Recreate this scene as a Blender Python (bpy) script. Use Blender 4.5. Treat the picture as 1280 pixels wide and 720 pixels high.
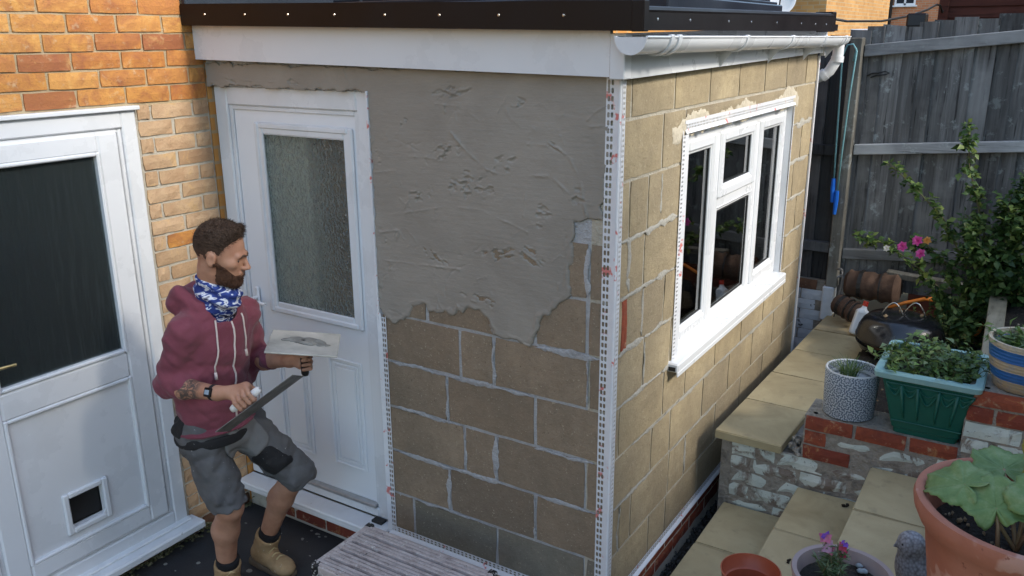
import bpy, bmesh, math, random
import numpy as np
from mathutils import Matrix, Vector, Euler
R = math.radians
for o in list(bpy.data.objects): bpy.data.objects.remove(o)
SC = bpy.context.scene
COL = SC.collection
# ------------------------------------------------------------------ camera
cam_d = bpy.data.cameras.new('camera'); CAM = bpy.data.objects.new('camera', cam_d); COL.objects.link(CAM)
cam_d.sensor_width = 36; cam_d.lens = 1056.2 / 1280 * 36; cam_d.clip_start = .05; cam_d.clip_end = 800
yaw, pitch, roll = R(-32.282), R(-16.623), R(-.374)
fw = Vector((math.sin(yaw)*math.cos(pitch), math.cos(yaw)*math.cos(pitch), math.sin(pitch)))
rt = fw.cross(Vector((0, 0, 1))).normalized(); up = rt.cross(fw)
r2 = rt*math.cos(roll) + up*math.sin(roll); u2 = up*math.cos(roll) - rt*math.sin(roll)
mw = Matrix((r2, u2, -fw)).transposed().to_4x4(); mw.translation = Vector((1.2843, -2.7416, 1.18997))
CAM.matrix_world = mw
SC.camera = CAM
SC.render.resolution_x = 1280; SC.render.resolution_y = 720
# ------------------------------------------------------------------ sky, sun, exposure
TOSUN = Vector((.80, -.008, .60)).normalized()
el = math.asin(TOSUN.z); az = math.atan2(TOSUN.x, TOSUN.y)
W = bpy.data.worlds.new('World'); SC.world = W; W.use_nodes = True
wn = W.node_tree.nodes; wl = W.node_tree.links
sky = wn.new('ShaderNodeTexSky'); sky.sky_type = 'NISHITA'; sky.sun_disc = False
sky.sun_elevation = el; sky.sun_rotation = az; sky.air_density = 1.3; sky.dust_density = 1.0; sky.ozone_density = 1.0
bg = wn['Background']; bg.inputs['Strength'].default_value = .15
wl.new(sky.outputs['Color'], bg.inputs['Color'])
sl = bpy.data.lights.new('sun', 'SUN'); sl.energy = 1.5; sl.angle = R(10); sl.color = (1, .93, .82)
SUN = bpy.data.objects.new('sun', sl); COL.objects.link(SUN)
SUN.rotation_euler = TOSUN.to_track_quat('Z', 'Y').to_euler(); SUN.location = (6, 1, 6)
vs = SC.view_settings; vs.view_transform = 'Standard'; vs.look = 'None'; vs.gamma = 1; vs.exposure = 1.43
vs.use_curve_mapping = False
SC.render.engine = 'CYCLES'
SC.cycles.max_bounces = 8; SC.cycles.transparent_max_bounces = 12
# ------------------------------------------------------------------ numbers
GZ = -1.285            # patio level; z = 0 is the block course just below the window sill
HX = -2.167            # face of the house wall
rng = np.random.default_rng(7); random.seed(7)

def _h(ix, iy, iz, s):
    n = (ix*374761393 + iy*668265263 + iz*2147483647 + s*974634777) & 0xffffffff
    n = ((n ^ (n >> 13))*1274126177) & 0xffffffff
    n = ((n ^ (n >> 16))*2246822519) & 0xffffffff
    return ((n ^ (n >> 15)) & 0xffff)/65535.0
def vnoise(x, y=0., z=0., s=0):
    x, y, z = np.broadcast_arrays(np.asarray(x, float), np.asarray(y, float), np.asarray(z, float))
    xi, yi, zi = np.floor(x).astype(np.int64), np.floor(y).astype(np.int64), np.floor(z).astype(np.int64)
    fx, fy, fz = x-xi, y-yi, z-zi
    fx, fy, fz = fx*fx*(3-2*fx), fy*fy*(3-2*fy), fz*fz*(3-2*fz)
    r = 0
    for dx in (0, 1):
        for dy in (0, 1):
            for dz in (0, 1):
                r = r + _h(xi+dx, yi+dy, zi+dz, s)*(fx if dx else 1-fx)*(fy if dy else 1-fy)*(fz if dz else 1-fz)
    return r*2-1
def fbm(x, y=0., z=0., s=0, o=3):
    return sum(vnoise(np.asarray(x)*2**k, np.asarray(y)*2**k, np.asarray(z)*2**k, s+k)*.5**k for k in range(o))

# ------------------------------------------------------------------ object helpers
def tag(o, label=None, cat=None, group=None, kind=None):
    if label: o['label'] = label
    if cat: o['category'] = cat
    if group: o['group'] = group
    if kind: o['kind'] = kind
    return o
def thing(name, label, cat, loc=(0, 0, 0), group=None):
    o = bpy.data.objects.new(name, None); COL.objects.link(o); o.location = loc; o.empty_display_size = .1
    return tag(o, label, cat, group)
def wpos(o):
    p = Vector(o.location)
    while o.parent: 
        o = o.parent
    return p
def link(o, parent):
    COL.objects.link(o)
    if parent is not None:
        o.parent = parent
        m = Matrix.Identity(4); q = parent
        chain = []
        while q: chain.append(q); q = q.parent
        for q in reversed(chain): m = m @ q.matrix_parent_inverse @ q.matrix_basis
        o.matrix_parent_inverse = m.inverted()
    return o
def mesh(name, v, f, smooth=False):
    me = bpy.data.meshes.new(name)
    me.from_pydata([tuple(map(float, a)) for a in v], [], [tuple(map(int, a)) for a in f])
    me.update()
    if smooth: me.polygons.foreach_set('use_smooth', [True]*len(me.polygons))
    return me
def obj(name, me, mat=None, parent=None, loc=None, rotz=0):
    o = bpy.data.objects.new(name, me)
    if mat is not None and len(me.materials) == 0:
        for m in (mat if isinstance(mat, (list, tuple)) else [mat]): me.materials.append(m)
    if loc is not None: o.location = loc
    o.rotation_euler.z = rotz
    return link(o, parent)
def fast_mesh(name, V, F, smooth=False):
    # V (n,3) array, F (m,k) array of equal polygons
    V = np.asarray(V, np.float32); F = np.asarray(F, np.int32); m, k = F.shape
    me = bpy.data.meshes.new(name)
    me.vertices.add(len(V)); me.vertices.foreach_set('co', V.ravel())
    me.loops.add(m*k); me.loops.foreach_set('vertex_index', F.ravel())
    me.polygons.add(m); me.polygons.foreach_set('loop_start', np.arange(0, m*k, k, dtype=np.int32))
    me.polygons.foreach_set('loop_total', np.full(m, k, np.int32))
    if smooth: me.polygons.foreach_set('use_smooth', np.ones(m, bool))
    me.update(calc_edges=True); me.validate()
    return me
_bev = {}
def bevbox(s, b, seg=1):
    key = (tuple(round(x, 4) for x in s), round(b, 4), seg)
    if key not in _bev:
        bm = bmesh.new(); bmesh.ops.create_cube(bm, size=1)
        for v in bm.verts: v.co = Vector((v.co.x*s[0], v.co.y*s[1], v.co.z*s[2]))
        if b > 0: bmesh.ops.bevel(bm, geom=bm.edges[:], offset=b, segments=seg, affect='EDGES', profile=.5)
        bm.verts.index_update()
        _bev[key] = ([v.co.copy() for v in bm.verts], [[v.index for v in f.verts] for f in bm.faces]); bm.free()
    return _bev[key]
class MB:
    def __init__(s): s.v = []; s.f = []; s.mi = []; s.cur = 0
    def add(s, v, f):
        n = len(s.v); s.v += [tuple(a) for a in v]; s.f += [[i+n for i in a] for a in f]; s.mi += [s.cur]*len(f); return s
    def box(s, lo, hi, b=0, seg=1, rot=None, piv=None):
        lo, hi = Vector(lo), Vector(hi); c = (lo+hi)/2
        V, F = bevbox(hi-lo, b, seg)
        V = [a+c for a in V]
        if rot is not None:
            m = rot if isinstance(rot, Matrix) else Euler(rot).to_matrix(); pv = Vector(piv) if piv is not None else c
            V = [m@(a-pv)+pv for a in V]
        return s.add(V, F)
    def obox(s, c, x, y, z, b=0, seg=1):      # centred box along the axes x, y, z (vectors = full lengths)
        x, y, z = Vector(x), Vector(y), Vector(z)
        V, F = bevbox((x.length, y.length, z.length), b, seg)
        X, Y, Z = x.normalized(), y.normalized(), z.normalized(); c = Vector(c)
        return s.add([c+X*a.x+Y*a.y+Z*a.z for a in V], F)
    def tube(s, pts, r, n=8, cap=True, flat=None):
        pts = [Vector(p) for p in pts]; m = len(pts)
        rs = r if isinstance(r, (list, tuple)) else [r]*m
        d0 = (pts[1]-pts[0]).normalized(); a = d0.orthogonal().normalized()
        if abs(d0.z) < .9: a = d0.cross(Vector((0, 0, 1))).normalized()
        V = []; F = []
        for i in range(m):
            d = (pts[min(i+1, m-1)]-pts[max(i-1, 0)]).normalized()
            a = (a-d*a.dot(d)).normalized(); b = d.cross(a)
            for k in range(n):
                t = 2*math.pi*k/n; V.append(pts[i]+(a*math.cos(t)+b*math.sin(t)*(flat or 1))*rs[i])
        for i in range(m-1):
            for k in range(n): F.append([i*n+k, i*n+(k+1) % n, (i+1)*n+(k+1) % n, (i+1)*n+k])
        if cap: F += [list(range(n))[::-1], [(m-1)*n+k for k in range(n)]]
        return s.add(V, F)
    def lathe(s, prof, c=(0, 0, 0), n=32, close=False, axis=None, sq=1):
        c = Vector(c); V = []; F = []; m = len(prof)
        q = Vector((0, 0, 1)).rotation_difference(Vector(axis)).to_matrix() if axis is not None else None
        for r, z in prof:
            for k in range(n):
                t = 2*math.pi*k/n; a = Vector((r*math.cos(t), r*math.sin(t)*sq, z))
                V.append(c+(q@a if q is not None else a))
        for i in range(m-1 if not close else m):
            j = (i+1) % m
            for k in range(n): F.append([i*n+k, i*n+(k+1) % n, j*n+(k+1) % n, j*n+k])
        if not close:
            if prof[0][0] > 1e-6: F.append(list(range(n))[::-1])
            if prof[-1][0] > 1e-6: F.append([(m-1)*n+k for k in range(n)])
        return s.add(V, F)
    def prism(s, poly, fn):                      # poly of 2-D points, fn(u, v, t) -> 3-D with t in 0, 1
        n = len(poly); V = [fn(u, v, 0) for u, v in poly]+[fn(u, v, 1) for u, v in poly]
        F = [list(range(n))[::-1], list(range(n, 2*n))]+[[i, (i+1) % n, n+(i+1) % n, n+i] for i in range(n)]
        return s.add(V, F)
    def frame(s, fn, a0, a1, b0, b1, w, d0, d1, wb=None, wt=None, b=.004):
        # rectangular frame of four bars in the plane (a, b), depth d0..d1; fn maps (a, b, d) to 3-D
        wb = wb or w; wt = wt or w
        for (p0, p1, q0, q1) in ((a0, a0+w, b0, b1), (a1-w, a1, b0, b1), (a0+w, a1-w, b0, b0+wb), (a0+w, a1-w, b1-wt, b1)):
            P, Q = Vector(fn(p0, q0, d0)), Vector(fn(p1, q1, d1))
            s.box([min(P[i], Q[i]) for i in range(3)], [max(P[i], Q[i]) for i in range(3)], b)
        return s
    def build(s, name, mat, parent=None, smooth=False, recalc=True, auto=None):
        me = mesh(name, s.v, s.f, smooth)
        for m in (mat if isinstance(mat, (list, tuple)) else [mat]): me.materials.append(m)
        if any(s.mi): me.polygons.foreach_set('material_index', s.mi)
        if recalc:
            bm = bmesh.new(); bm.from_mesh(me); bmesh.ops.recalc_face_normals(bm, faces=bm.faces[:]); bm.to_mesh(me); bm.free()
        if auto is not None:
            me.polygons.foreach_set('use_smooth', [True]*len(me.polygons)); me.set_sharp_from_angle(angle=R(auto))
        o = obj(name, me, None, parent)
        return o

# ------------------------------------------------------------------ materials
class S:
    def __init__(s, name):
        s.m = bpy.data.materials.new(name); s.m.use_nodes = True; s.t = s.m.node_tree
        s.p = s.t.nodes['Principled BSDF']; s.out = s.t.nodes['Material Output']
    def n(s, typ, i=None, **kw):
        a = s.t.nodes.new('ShaderNode'+typ)
        for k, v in kw.items(): setattr(a, k, v)
        for k, v in (i or {}).items():
            k = a.inputs[k]
            if isinstance(v, bpy.types.NodeSocket): s.t.links.new(v, k)
            else: k.default_value = v
        return a
    def l(s, a, b): s.t.links.new(a, b)
    def coord(s, rnd=True, kind='Object'):
        c = s.n('TexCoord').outputs[kind]
        if not rnd: return c
        oi = s.n('ObjectInfo')
        mm = s.n('Math', {0: oi.outputs['Random'], 1: 61.7}, operation='MULTIPLY')
        return s.n('VectorMath', {0: c, 1: mm.outputs[0]}, operation='ADD').outputs[0]
    def noise(s, vec, scale, detail=5, rough=.55, dist=0):
        return s.n('TexNoise', {'Vector': vec, 'Scale': scale, 'Detail': detail, 'Roughness': rough, 'Distortion': dist}).outputs['Fac']
    def ramp(s, fac, stops, interp='LINEAR'):
        r = s.n('ValToRGB', {'Fac': fac}); cr = r.color_ramp; cr.interpolation = interp
        while len(cr.elements) < len(stops): cr.elements.new(.5)
        for e, (p, c) in zip(cr.elements, stops):
            e.position = p; e.color = (*c, 1) if len(c) == 3 else c
        return r.outputs['Color']
    def gray(s, fac, a, b, va=0., vb=1.):
        return s.n('MapRange', {'Value': fac, 'From Min': a, 'From Max': b, 'To Min': va, 'To Max': vb}).outputs[0]
    def mix(s, fac, a, b, mode='MIX'):
        m = s.n('Mix', data_type='RGBA', blend_type=mode)
        for k, v in ((0, fac), (6, a), (7, b)):
            if isinstance(v, bpy.types.NodeSocket): s.l(v, m.inputs[k])
            elif k == 0: m.inputs[0].default_value = v
            else: m.inputs[k].default_value = (*v, 1) if len(v) == 3 else v
        return m.outputs[2]
    def math(s, op, a, b=0.): return s.n('Math', {0: a, 1: b}, operation=op).outputs[0]
    def bump(s, h, strength=.3, dist=.01, normal=None):
        i = {'Height': h, 'Strength': strength, 'Distance': dist}
        if normal is not None: i['Normal'] = normal
        return s.n('Bump', i).outputs[0]
    def rand(s): return s.n('ObjectInfo').outputs['Random']
    def set(s, **kw):
        for k, v in kw.items():
            k = s.p.inputs[{'col': 'Base Color', 'rough': 'Roughness', 'metal': 'Metallic', 'nrm': 'Normal', 'spec': 'Specular IOR Level', 'alpha': 'Alpha', 'trans': 'Transmission Weight', 'ior': 'IOR', 'coat': 'Coat Weight', 'sub': 'Subsurface Weight', 'sheen': 'Sheen Weight'}[k]]
            if isinstance(v, bpy.types.NodeSocket): s.l(v, k)
            else: k.default_value = (*v, 1) if isinstance(v, (tuple, list)) and len(v) == 3 else v
        return s.m
def pm(name, cols, scale=6, rough=.7, metal=0, bump=.15, bscale=80, rnd=.15, spec=.4, speck=None, dist=.004, stretch=None, rr=.15, sub=0, sheen=0):
    """plain procedural surface: noise-blended colours, per-object brightness, fine bump, optional specks"""
    s = S(name); v = s.coord()
    if stretch:
        v = s.n('Mapping', {'Vector': v, 'Scale': stretch}).outputs[0]
    f = s.noise(v, scale, 6, .6)
    st = [(.28+.44*i/max(1, len(cols)-1), c) for i, c in enumerate(cols)]
    c = s.ramp(f, st)
    if rnd:
        k = s.gray(s.rand(), 0, 1, 1-rnd, 1+rnd); c = s.mix(1., c, s.n('CombineColor', {0: k, 1: k, 2: k}).outputs[0], 'MULTIPLY')
    if speck:
        for (sc, th, colr) in speck:
            q = s.noise(v, sc, 3, .6); c = s.mix(s.gray(q, th, th+.05), c, colr)
    b = s.noise(v, bscale, 4, .6)
    s.set(col=c, rough=s.gray(f, .3, .7, max(.02, rough-rr*.5), min(1, rough+rr*.5)), metal=metal, spec=spec, nrm=s.bump(b, bump, dist))
    if sub: s.p.inputs['Subsurface Weight'].default_value = sub; s.p.inputs['Subsurface Radius'].default_value = (.01, .004, .002)
    if sheen: s.p.inputs['Sheen Weight'].default_value = sheen
    return s.m
M = {}
# painted / moulded white plastic
M['pvc'] = pm('white_pvc', [(.58, .595, .61), (.68, .695, .715), (.70, .715, .735)], 2.2, .28, bump=.03, bscale=30, rnd=.02, rr=.1)
M['pvc_dirty'] = pm('scuffed_white_pvc', [(.66, .67, .68), (.80, .81, .82)], 5, .35, bump=.05, bscale=60, rnd=.03, speck=[(45, .70, (.40, .38, .34))])
M['door_white'] = pm('white_door_skin', [(.74, .76, .79), (.78, .80, .83)], 2, .38, bump=.04, bscale=120, rnd=.02)
M['black_trim'] = pm('black_roof_trim', [(.006, .004, .004), (.010, .007, .007)], 3, .45, spec=.22, bump=.04, bscale=25, rnd=.05)
M['seal'] = pm('black_rubber', [(.012, .012, .012), (.02, .02, .02)], 10, .5, rnd=0)
M['screw'] = pm('screw_metal', [(.45, .44, .42), (.6, .6, .58)], 50, .3, metal=1, rnd=.1)
M['mortar_old'] = pm('buff_mortar', [(.30, .235, .15), (.42, .34, .22), (.36, .29, .19)], 14, .95, bump=.7, bscale=160, rnd=.05, dist=.006)
M['mortar_new'] = pm('pale_mortar', [(.34, .31, .25), (.48, .45, .38), (.40, .37, .31)], 12, .95, bump=.8, bscale=140, rnd=.05, dist=.006)
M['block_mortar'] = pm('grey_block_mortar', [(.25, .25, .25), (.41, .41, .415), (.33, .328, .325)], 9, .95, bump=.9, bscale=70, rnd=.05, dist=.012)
def brick(name, a, b, c, dark, lo=.0):
    s = S(name); v = s.coord()
    r = s.rand()
    base = s.ramp(r, [(0, a), (.35, b), (.62, c), (.90, a), (.97, dark)], 'LINEAR')
    f = s.noise(v, 11, 7, .7, .9)
    col = s.mix(s.gray(f, .42, .66), base, s.mix(.75, base, dark)); col = s.mix(s.gray(f, .42, .30, 0, .55), col, (.60, .38, .15))
    f2 = s.noise(v, 26, 5, .7)
    col = s.mix(s.gray(f2, .58, .70, 0, .6), col, (.52, .38, .24))
    g = s.noise(v, 130, 3, .6)
    col = s.mix(s.gray(g, .62, .70, 0, .5), col, (.12, .07, .04))
    h = s.math('ADD', s.math('MULTIPLY', g, .5), f2)
    return s.set(col=col, rough=.88, spec=.25, nrm=s.bump(h, .75, .006))
M['brick_orange'] = brick('orange_brick', (.50, .225, .055), (.56, .285, .085), (.45, .18, .05), (.27, .095, .05))
M['brick_buff'] = brick('buff_brick', (.46, .315, .19), (.52, .36, .225), (.43, .285, .165), (.36, .22, .125))
M['brick_red'] = brick('red_engineering_brick', (.27, .065, .035), (.33, .085, .042), (.22, .05, .03), (.15, .04, .03))
M['brick_brown'] = brick('dull_brown_brick', (.20, .10, .06), (.25, .12, .07), (.16, .085, .055), (.08, .05, .035))
def block(name, a, b, c):
    s = S(name); v = s.coord(); r = s.rand()
    base = s.ramp(r, [(0, a), (.5, b), (1, c)])
    f = s.noise(v, 3.5, 6, .6); g = s.noise(v, 75, 4, .8); p = s.noise(v, 22, 6, .75)
    col = s.mix(s.gray(f, .35, .65, 0, .8), base, s.mix(.55, base, (.17, .14, .105)))
    col = s.mix(s.gray(p, .38, .66, 0, .38), col, tuple(.55*x for x in a)); col = s.mix(s.gray(g, .62, .68, 0, .8), col, (.55, .49, .36))
    col = s.mix(s.gray(g, .38, .31, 0, .8), col, (.10, .08, .055))
    h = s.math('ADD', g, s.math('MULTIPLY', p, .7))
    return s.set(col=col, rough=.95, spec=.15, nrm=s.bump(h, .9, .006))
M['block'] = block('shaded_concrete_block', (.285, .215, .15), (.345, .265, .185), (.235, .182, .132))  # same blocks on the shaded front, shade put into a darker colour
M['block_sunlit'] = block('sunlit_concrete_block', (.41, .33, .205), (.49, .40, .255), (.36, .295, .195))  # same blocks on the sunlit side, light put into a paler colour
M['block_grey'] = block('grey_cut_block', (.21, .195, .155), (.25, .225, .175), (.20, .185, .15))
# fresh cement render: smooth, damp, with trowel drag
s = S('wet_cement_render'); v = s.coord(False)
f = s.noise(v, 2.2, 6, .6, .8); g = s.noise(v, 90, 4, .6); st = s.n('Mapping', {'Vector': v, 'Scale': (3, 3, 22), 'Rotation': (0, .5, 0)}).outputs[0]
k = s.noise(st, 3, 4, .6)
col = s.ramp(f, [(.25, (.23, .208, .178)), (.5, (.282, .256, .22)), (.75, (.332, .302, .26))])
col = s.mix(s.gray(k, .55, .75, 0, .25), col, (.30, .29, .255))
M['render'] = s.set(col=col, rough=s.gray(k, .35, .65, .48, .68), spec=.4, nrm=s.bump(s.math('ADD', g, s.math('MULTIPLY', k, 1.5)), .34, .005))
M['lintel_skim'] = pm('dry_pale_skim', [(.46, .40, .29), (.55, .49, .38), (.42, .37, .28)], 7, .95, bump=.7, bscale=60, rnd=.05, dist=.008)
M['bead'] = pm('white_plastic_bead', [(.66, .67, .70), (.74, .75, .77)], 20, .4, bump=.05, rnd=.03, speck=[(16, .63, (.62, .20, .18))])
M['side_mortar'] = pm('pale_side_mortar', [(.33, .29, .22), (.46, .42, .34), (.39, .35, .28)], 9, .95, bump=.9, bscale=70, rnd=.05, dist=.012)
M['side_smear'] = pm('pale_grey_smear', [(.31, .29, .24), (.41, .39, .34), (.36, .335, .285)], 12, .95, bump=.8, bscale=70, rnd=.08, dist=.01)
M['asphalt'] = pm('dark_patio_asphalt', [(.022, .022, .024), (.034, .034, .036), (.05, .05, .05)], 2.5, .85, bump=.6, bscale=150, rnd=0, dist=.004, speck=[(170, .70, (.09, .09, .09))])
s = S('buff_paving_slab'); v = s.coord(); f = s.noise(v, 3.2, 7, .62, .5); g = s.noise(v, 160, 3, .6); h = s.noise(v, 14, 4, .6)
col = s.ramp(f, [(.25, (.27, .215, .12)), (.5, (.385, .315, .185)), (.75, (.46, .385, .235))])
kk = s.gray(s.rand(), 0, 1, .86, 1.1); col = s.mix(1., col, s.n('CombineColor', {0: kk, 1: kk, 2: kk}).outputs[0], 'MULTIPLY')
col = s.mix(s.gray(h, .58, .75, 0, .45), col, (.17, .15, .10)); col = s.mix(s.gray(g, .70, .74, 0, .5), col, (.08, .07, .05))
M['slab'] = s.set(col=col, rough=.85, spec=.25, nrm=s.bump(s.math('ADD', g, h), .25, .004))
# flaking pale paint on old brick
s = S('flaking_painted_brick'); v = s.coord(); f = s.noise(v, 8, 8, .66, .7); g = s.noise(v, 70, 4, .6)
pa = s.gray(f, .40, .48); base = s.ramp(s.noise(v, 22, 4), [(.3, (.16, .12, .095)), (.55, (.25, .205, .17)), (.75, (.12, .10, .08))])
col = s.mix(pa, base, s.ramp(s.noise(v, 5, 4), [(.3, (.45, .50, .46)), (.7, (.60, .62, .56))])); col = s.mix(s.gray(g, .64, .70, 0, .8), col, (.06, .055, .04))
M['flake'] = s.set(col=col, rough=.9, spec=.2, nrm=s.bump(s.math('ADD', s.math('MULTIPLY', pa, .6), g), .7, .006))
M['old_mortar'] = pm('crumbling_mortar', [(.15, .13, .11), (.32, .285, .24), (.23, .2, .165)], 16, .97, bump=1, bscale=55, rnd=.05, dist=.015)
M['whitewash'] = pm('white_painted_brick', [(.36, .40, .46), (.52, .55, .59), (.45, .48, .52)], 9, .85, bump=.6, bscale=40, speck=[(14, .66, (.06, .06, .06))])
def wood(name, cols, sx=(28, 28, 1.6), rnd=.42, rough=.85, knots=True, lichen=0.):
    s = S(name); v = s.coord(); m = s.n('Mapping', {'Vector': v, 'Scale': sx}).outputs[0]
    f = s.noise(m, 1.0, 6, .65, .4); w = s.noise(v, 3, 4, .6)
    col = s.ramp(f, [(.25, cols[0]), (.5, cols[1]), (.75, cols[2])]); k2 = s.noise(s.n('Mapping', {'Vector': v, 'Scale': tuple(x*2.2 for x in sx)}).outputs[0], 1.0, 3, .5); col = s.mix(s.gray(k2, .60, .68, 0, .75), col, tuple(.3*x for x in cols[0])); col = s.mix(s.gray(s.noise(v, 2.2, 5, .6), .50, .68, 0, .45), col, tuple(1.5*x for x in cols[2]))
    col = s.mix(s.gray(w, .55, .8, 0, .5), col, tuple(.45*a for a in cols[0]))
    if lichen: col = s.mix(s.gray(s.noise(v, 12, 6, .7), .58, .66, 0, lichen), col, (.33, .36, .35))
    k = s.gray(s.rand(), 0, 1, 1-rnd, 1+rnd); col = s.mix(1., col, s.n('CombineColor', {0: k, 1: k, 2: k}).outputs[0], 'MULTIPLY')
    M[name] = s.set(col=col, rough=rough, spec=.2, nrm=s.bump(f, .5, .006))
    return M[name]
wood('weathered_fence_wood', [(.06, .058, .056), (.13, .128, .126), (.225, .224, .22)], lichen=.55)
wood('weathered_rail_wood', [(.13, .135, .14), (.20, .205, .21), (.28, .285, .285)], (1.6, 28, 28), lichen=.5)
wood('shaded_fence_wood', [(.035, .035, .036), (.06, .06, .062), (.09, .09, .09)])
wood('post_wood', [(.07, .065, .055), (.12, .115, .10), (.19, .185, .165)], lichen=.6)
wood('sleeper_wood', [(.15, .13, .085), (.23, .205, .145), (.30, .27, .2)], (24, 1.6, 24))
wood('shed_wood', [(.035, .012, .009), (.055, .018, .013), (.075, .026, .018)], (1.4, 24, 24), rnd=.15)
M['soil'] = pm('dark_soil', [(.012, .010, .008), (.028, .022, .016), (.045, .035, .025)], 25, .95, bump=1, bscale=60, rnd=0, dist=.02, speck=[(60, .66, (.10, .07, .04))])
M['earth'] = pm('garden_earth', [(.04, .045, .02), (.07, .065, .035)], 3, .95, bump=.8, bscale=30, rnd=0)
M['stone'] = pm('dark_gravel_stone', [(.03, .03, .032), (.07, .068, .065), (.13, .125, .12)], 14, .75, bump=.3, bscale=60, rnd=.6)
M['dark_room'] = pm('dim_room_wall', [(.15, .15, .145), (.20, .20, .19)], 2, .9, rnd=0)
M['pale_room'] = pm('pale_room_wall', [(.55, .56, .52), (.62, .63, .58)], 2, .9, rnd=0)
def glass(name, tint=(.8, .85, .85), bumpf=None, gl=0.):
    s = S(name); s.t.nodes.remove(s.p)
    tr = s.n('BsdfTransparent', {'Color': (*tint, 1)}); gs = s.n('BsdfGlossy', {'Color': (1, 1, 1, 1), 'Roughness': .02})
    fr = s.n('Fresnel', {'IOR': 1.5}); fac = s.math('ADD', s.math('MULTIPLY', fr.outputs[0], 1.6), gl)
    mx = s.n('MixShader', {0: fac, 1: tr.outputs[0], 2: gs.outputs[0]}); s.l(mx.outputs[0], s.out.inputs[0])
    return s.m
M['glass'] = glass('window_glass', (.72, .78, .78))
def obscure(name, sc, col, stretch, bst=.8):
    s = S(name); v = s.n('Mapping', {'Vector': s.coord(False), 'Scale': stretch}).outputs[0]
    a = s.n('TexVoronoi', {'Vector': v, 'Scale': sc}, feature='SMOOTH_F1').outputs['Distance']; b = s.noise(v, sc*.35, 4, .6, 1.2)
    h = s.math('ADD', a, s.math('MULTIPLY', b, 1.6))
    s.set(col=col, rough=.16, trans=.92, ior=1.35, nrm=s.bump(h, bst, .012), spec=.5)
    return s.m
M['obscure'] = obscure('patterned_door_glass', 70, (.72, .77, .73), (1, 1, 1))
M['rain_glass'] = obscure('rippled_door_glass', 40, (.24, .30, .31), (1, 1, .16), .35)
M['brass'] = pm('worn_brass', [(.45, .33, .14), (.6, .46, .22)], 40, .3, metal=1, rnd=0)
M['alu'] = pm('dull_aluminium', [(.45, .45, .45), (.62, .62, .62)], 30, .42, metal=.9, rnd=.05)
s = S('plaster_splattered_aluminium'); v = s.coord(); f = s.noise(s.n('Mapping', {'Vector': v, 'Scale': (9, 20, 20)}).outputs[0], 1.6, 6, .7); g = s.noise(v, 38, 4, .6, .5)
col = s.ramp(f, [(.3, (.28, .23, .21)), (.5, (.50, .44, .415)), (.7, (.62, .565, .54))]); col = s.mix(s.gray(g, .60, .66), col, (.62, .59, .56)); col = s.mix(s.gray(g, .34, .29), col, (.05, .045, .04))
M['splat'] = s.set(col=col, rough=.7, metal=.15, nrm=s.bump(g, .4, .003))
s = S('splattered_black_cap'); v = s.coord(); g = s.noise(v, 75, 4, .6, .4)
M['splat_black'] = s.set(col=s.mix(s.gray(g, .57, .61), (.013, .013, .013), (.58, .56, .53)), rough=.6, nrm=s.bump(g, .4, .003))
M['navy_panel'] = pm('dark_blue_grey_frame', [(.010, .014, .022), (.02, .026, .038)], 2, .35, spec=.3, rnd=.1)
M['far_brick_buff'] = None
def farbrick(name, a, b, mort):
    s = S(name); c = s.n('TexCoord').outputs['Object']
    sep = s.n('SeparateXYZ', {0: c}); u = s.math('ADD', sep.outputs[0], sep.outputs[1])
    vec = s.n('CombineXYZ', {0: u, 1: sep.outputs[2], 2: 0.}).outputs[0]
    br = s.n('TexBrick', {'Vector': vec, 'Color1': (*a, 1), 'Color2': (*b, 1), 'Mortar': (*mort, 1), 'Scale': 1., 'Mortar Size': .008, 'Brick Width': .225, 'Row Height': .075})
    col = s.mix(s.gray(s.noise(c, 1.2, 5, .6), .4, .7, 0, .4), br.outputs['Color'], tuple(.6*x for x in a))
    return s.set(col=col, rough=.9, spec=.2, nrm=s.bump(br.outputs['Fac'], -.4, .01))
M['far_buff'] = farbrick('far_buff_brickwork', (.33, .17, .06), (.43, .24, .09), (.33, .26, .16))
M['house_brickwork'] = farbrick('house_brickwork', (.48, .215, .055), (.54, .275, .085), (.36, .29, .19))
M['far_red'] = farbrick('far_orange_brickwork', (.40, .15, .07), (.48, .20, .10), (.36, .28, .2))
M['tile'] = pm('far_roof_tile', [(.10, .05, .035), (.16, .08, .055)], 3, .85, bump=.5, bscale=8)
# ================================================================== ground
def struct(o): return tag(o, kind='structure')
g = MB(); g.box((-60, -60, -1.75), (60, 60, -1.42)); struct(g.build('ground', M['earth']))
g = MB(); g.box((-2.17, -5, -1.42), (.14, .0, GZ)); struct(g.build('patio', M['asphalt']))
def brick_mesh(L, H, D, seed, nx=4, nz=2, wear=.003):
    r = np.random.default_rng(seed); V = []; F = []
    for j in range(nz+1):
        for i in range(nx+1):
            bx = i in (0, nx); bz = j in (0, nz)
            y = r.normal(0, .0008)+(wear*r.uniform(.4, 1.3) if bx or bz else 0)
            V.append((-L/2+L*i/nx+r.normal(0, .0013)+(0 if not (bx and bz) else math.copysign(.002, nx/2-i)), y, -H/2+H*j/nz+r.normal(0, .0011)))
    n = len(V); V += [(-L/2, D, -H/2), (L/2, D, -H/2), (L/2, D, H/2), (-L/2, D, H/2)]
    w = nx+1
    for j in range(nz):
        for i in range(nx): F.append((j*w+i, j*w+i+1, (j+1)*w+i+1, (j+1)*w+i))
    F.append([n, n+1]+[i for i in range(nx, -1, -1)])
    F.append([n+2, n+3]+[nz*w+i for i in range(nx+1)])
    F.append([n+3, n]+[j*w for j in range(nz+1)])
    F.append([n+1, n+2]+[j*w+nx for j in range(nz, -1, -1)])
    return mesh('brick', V, F)
_bm = {}
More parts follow.
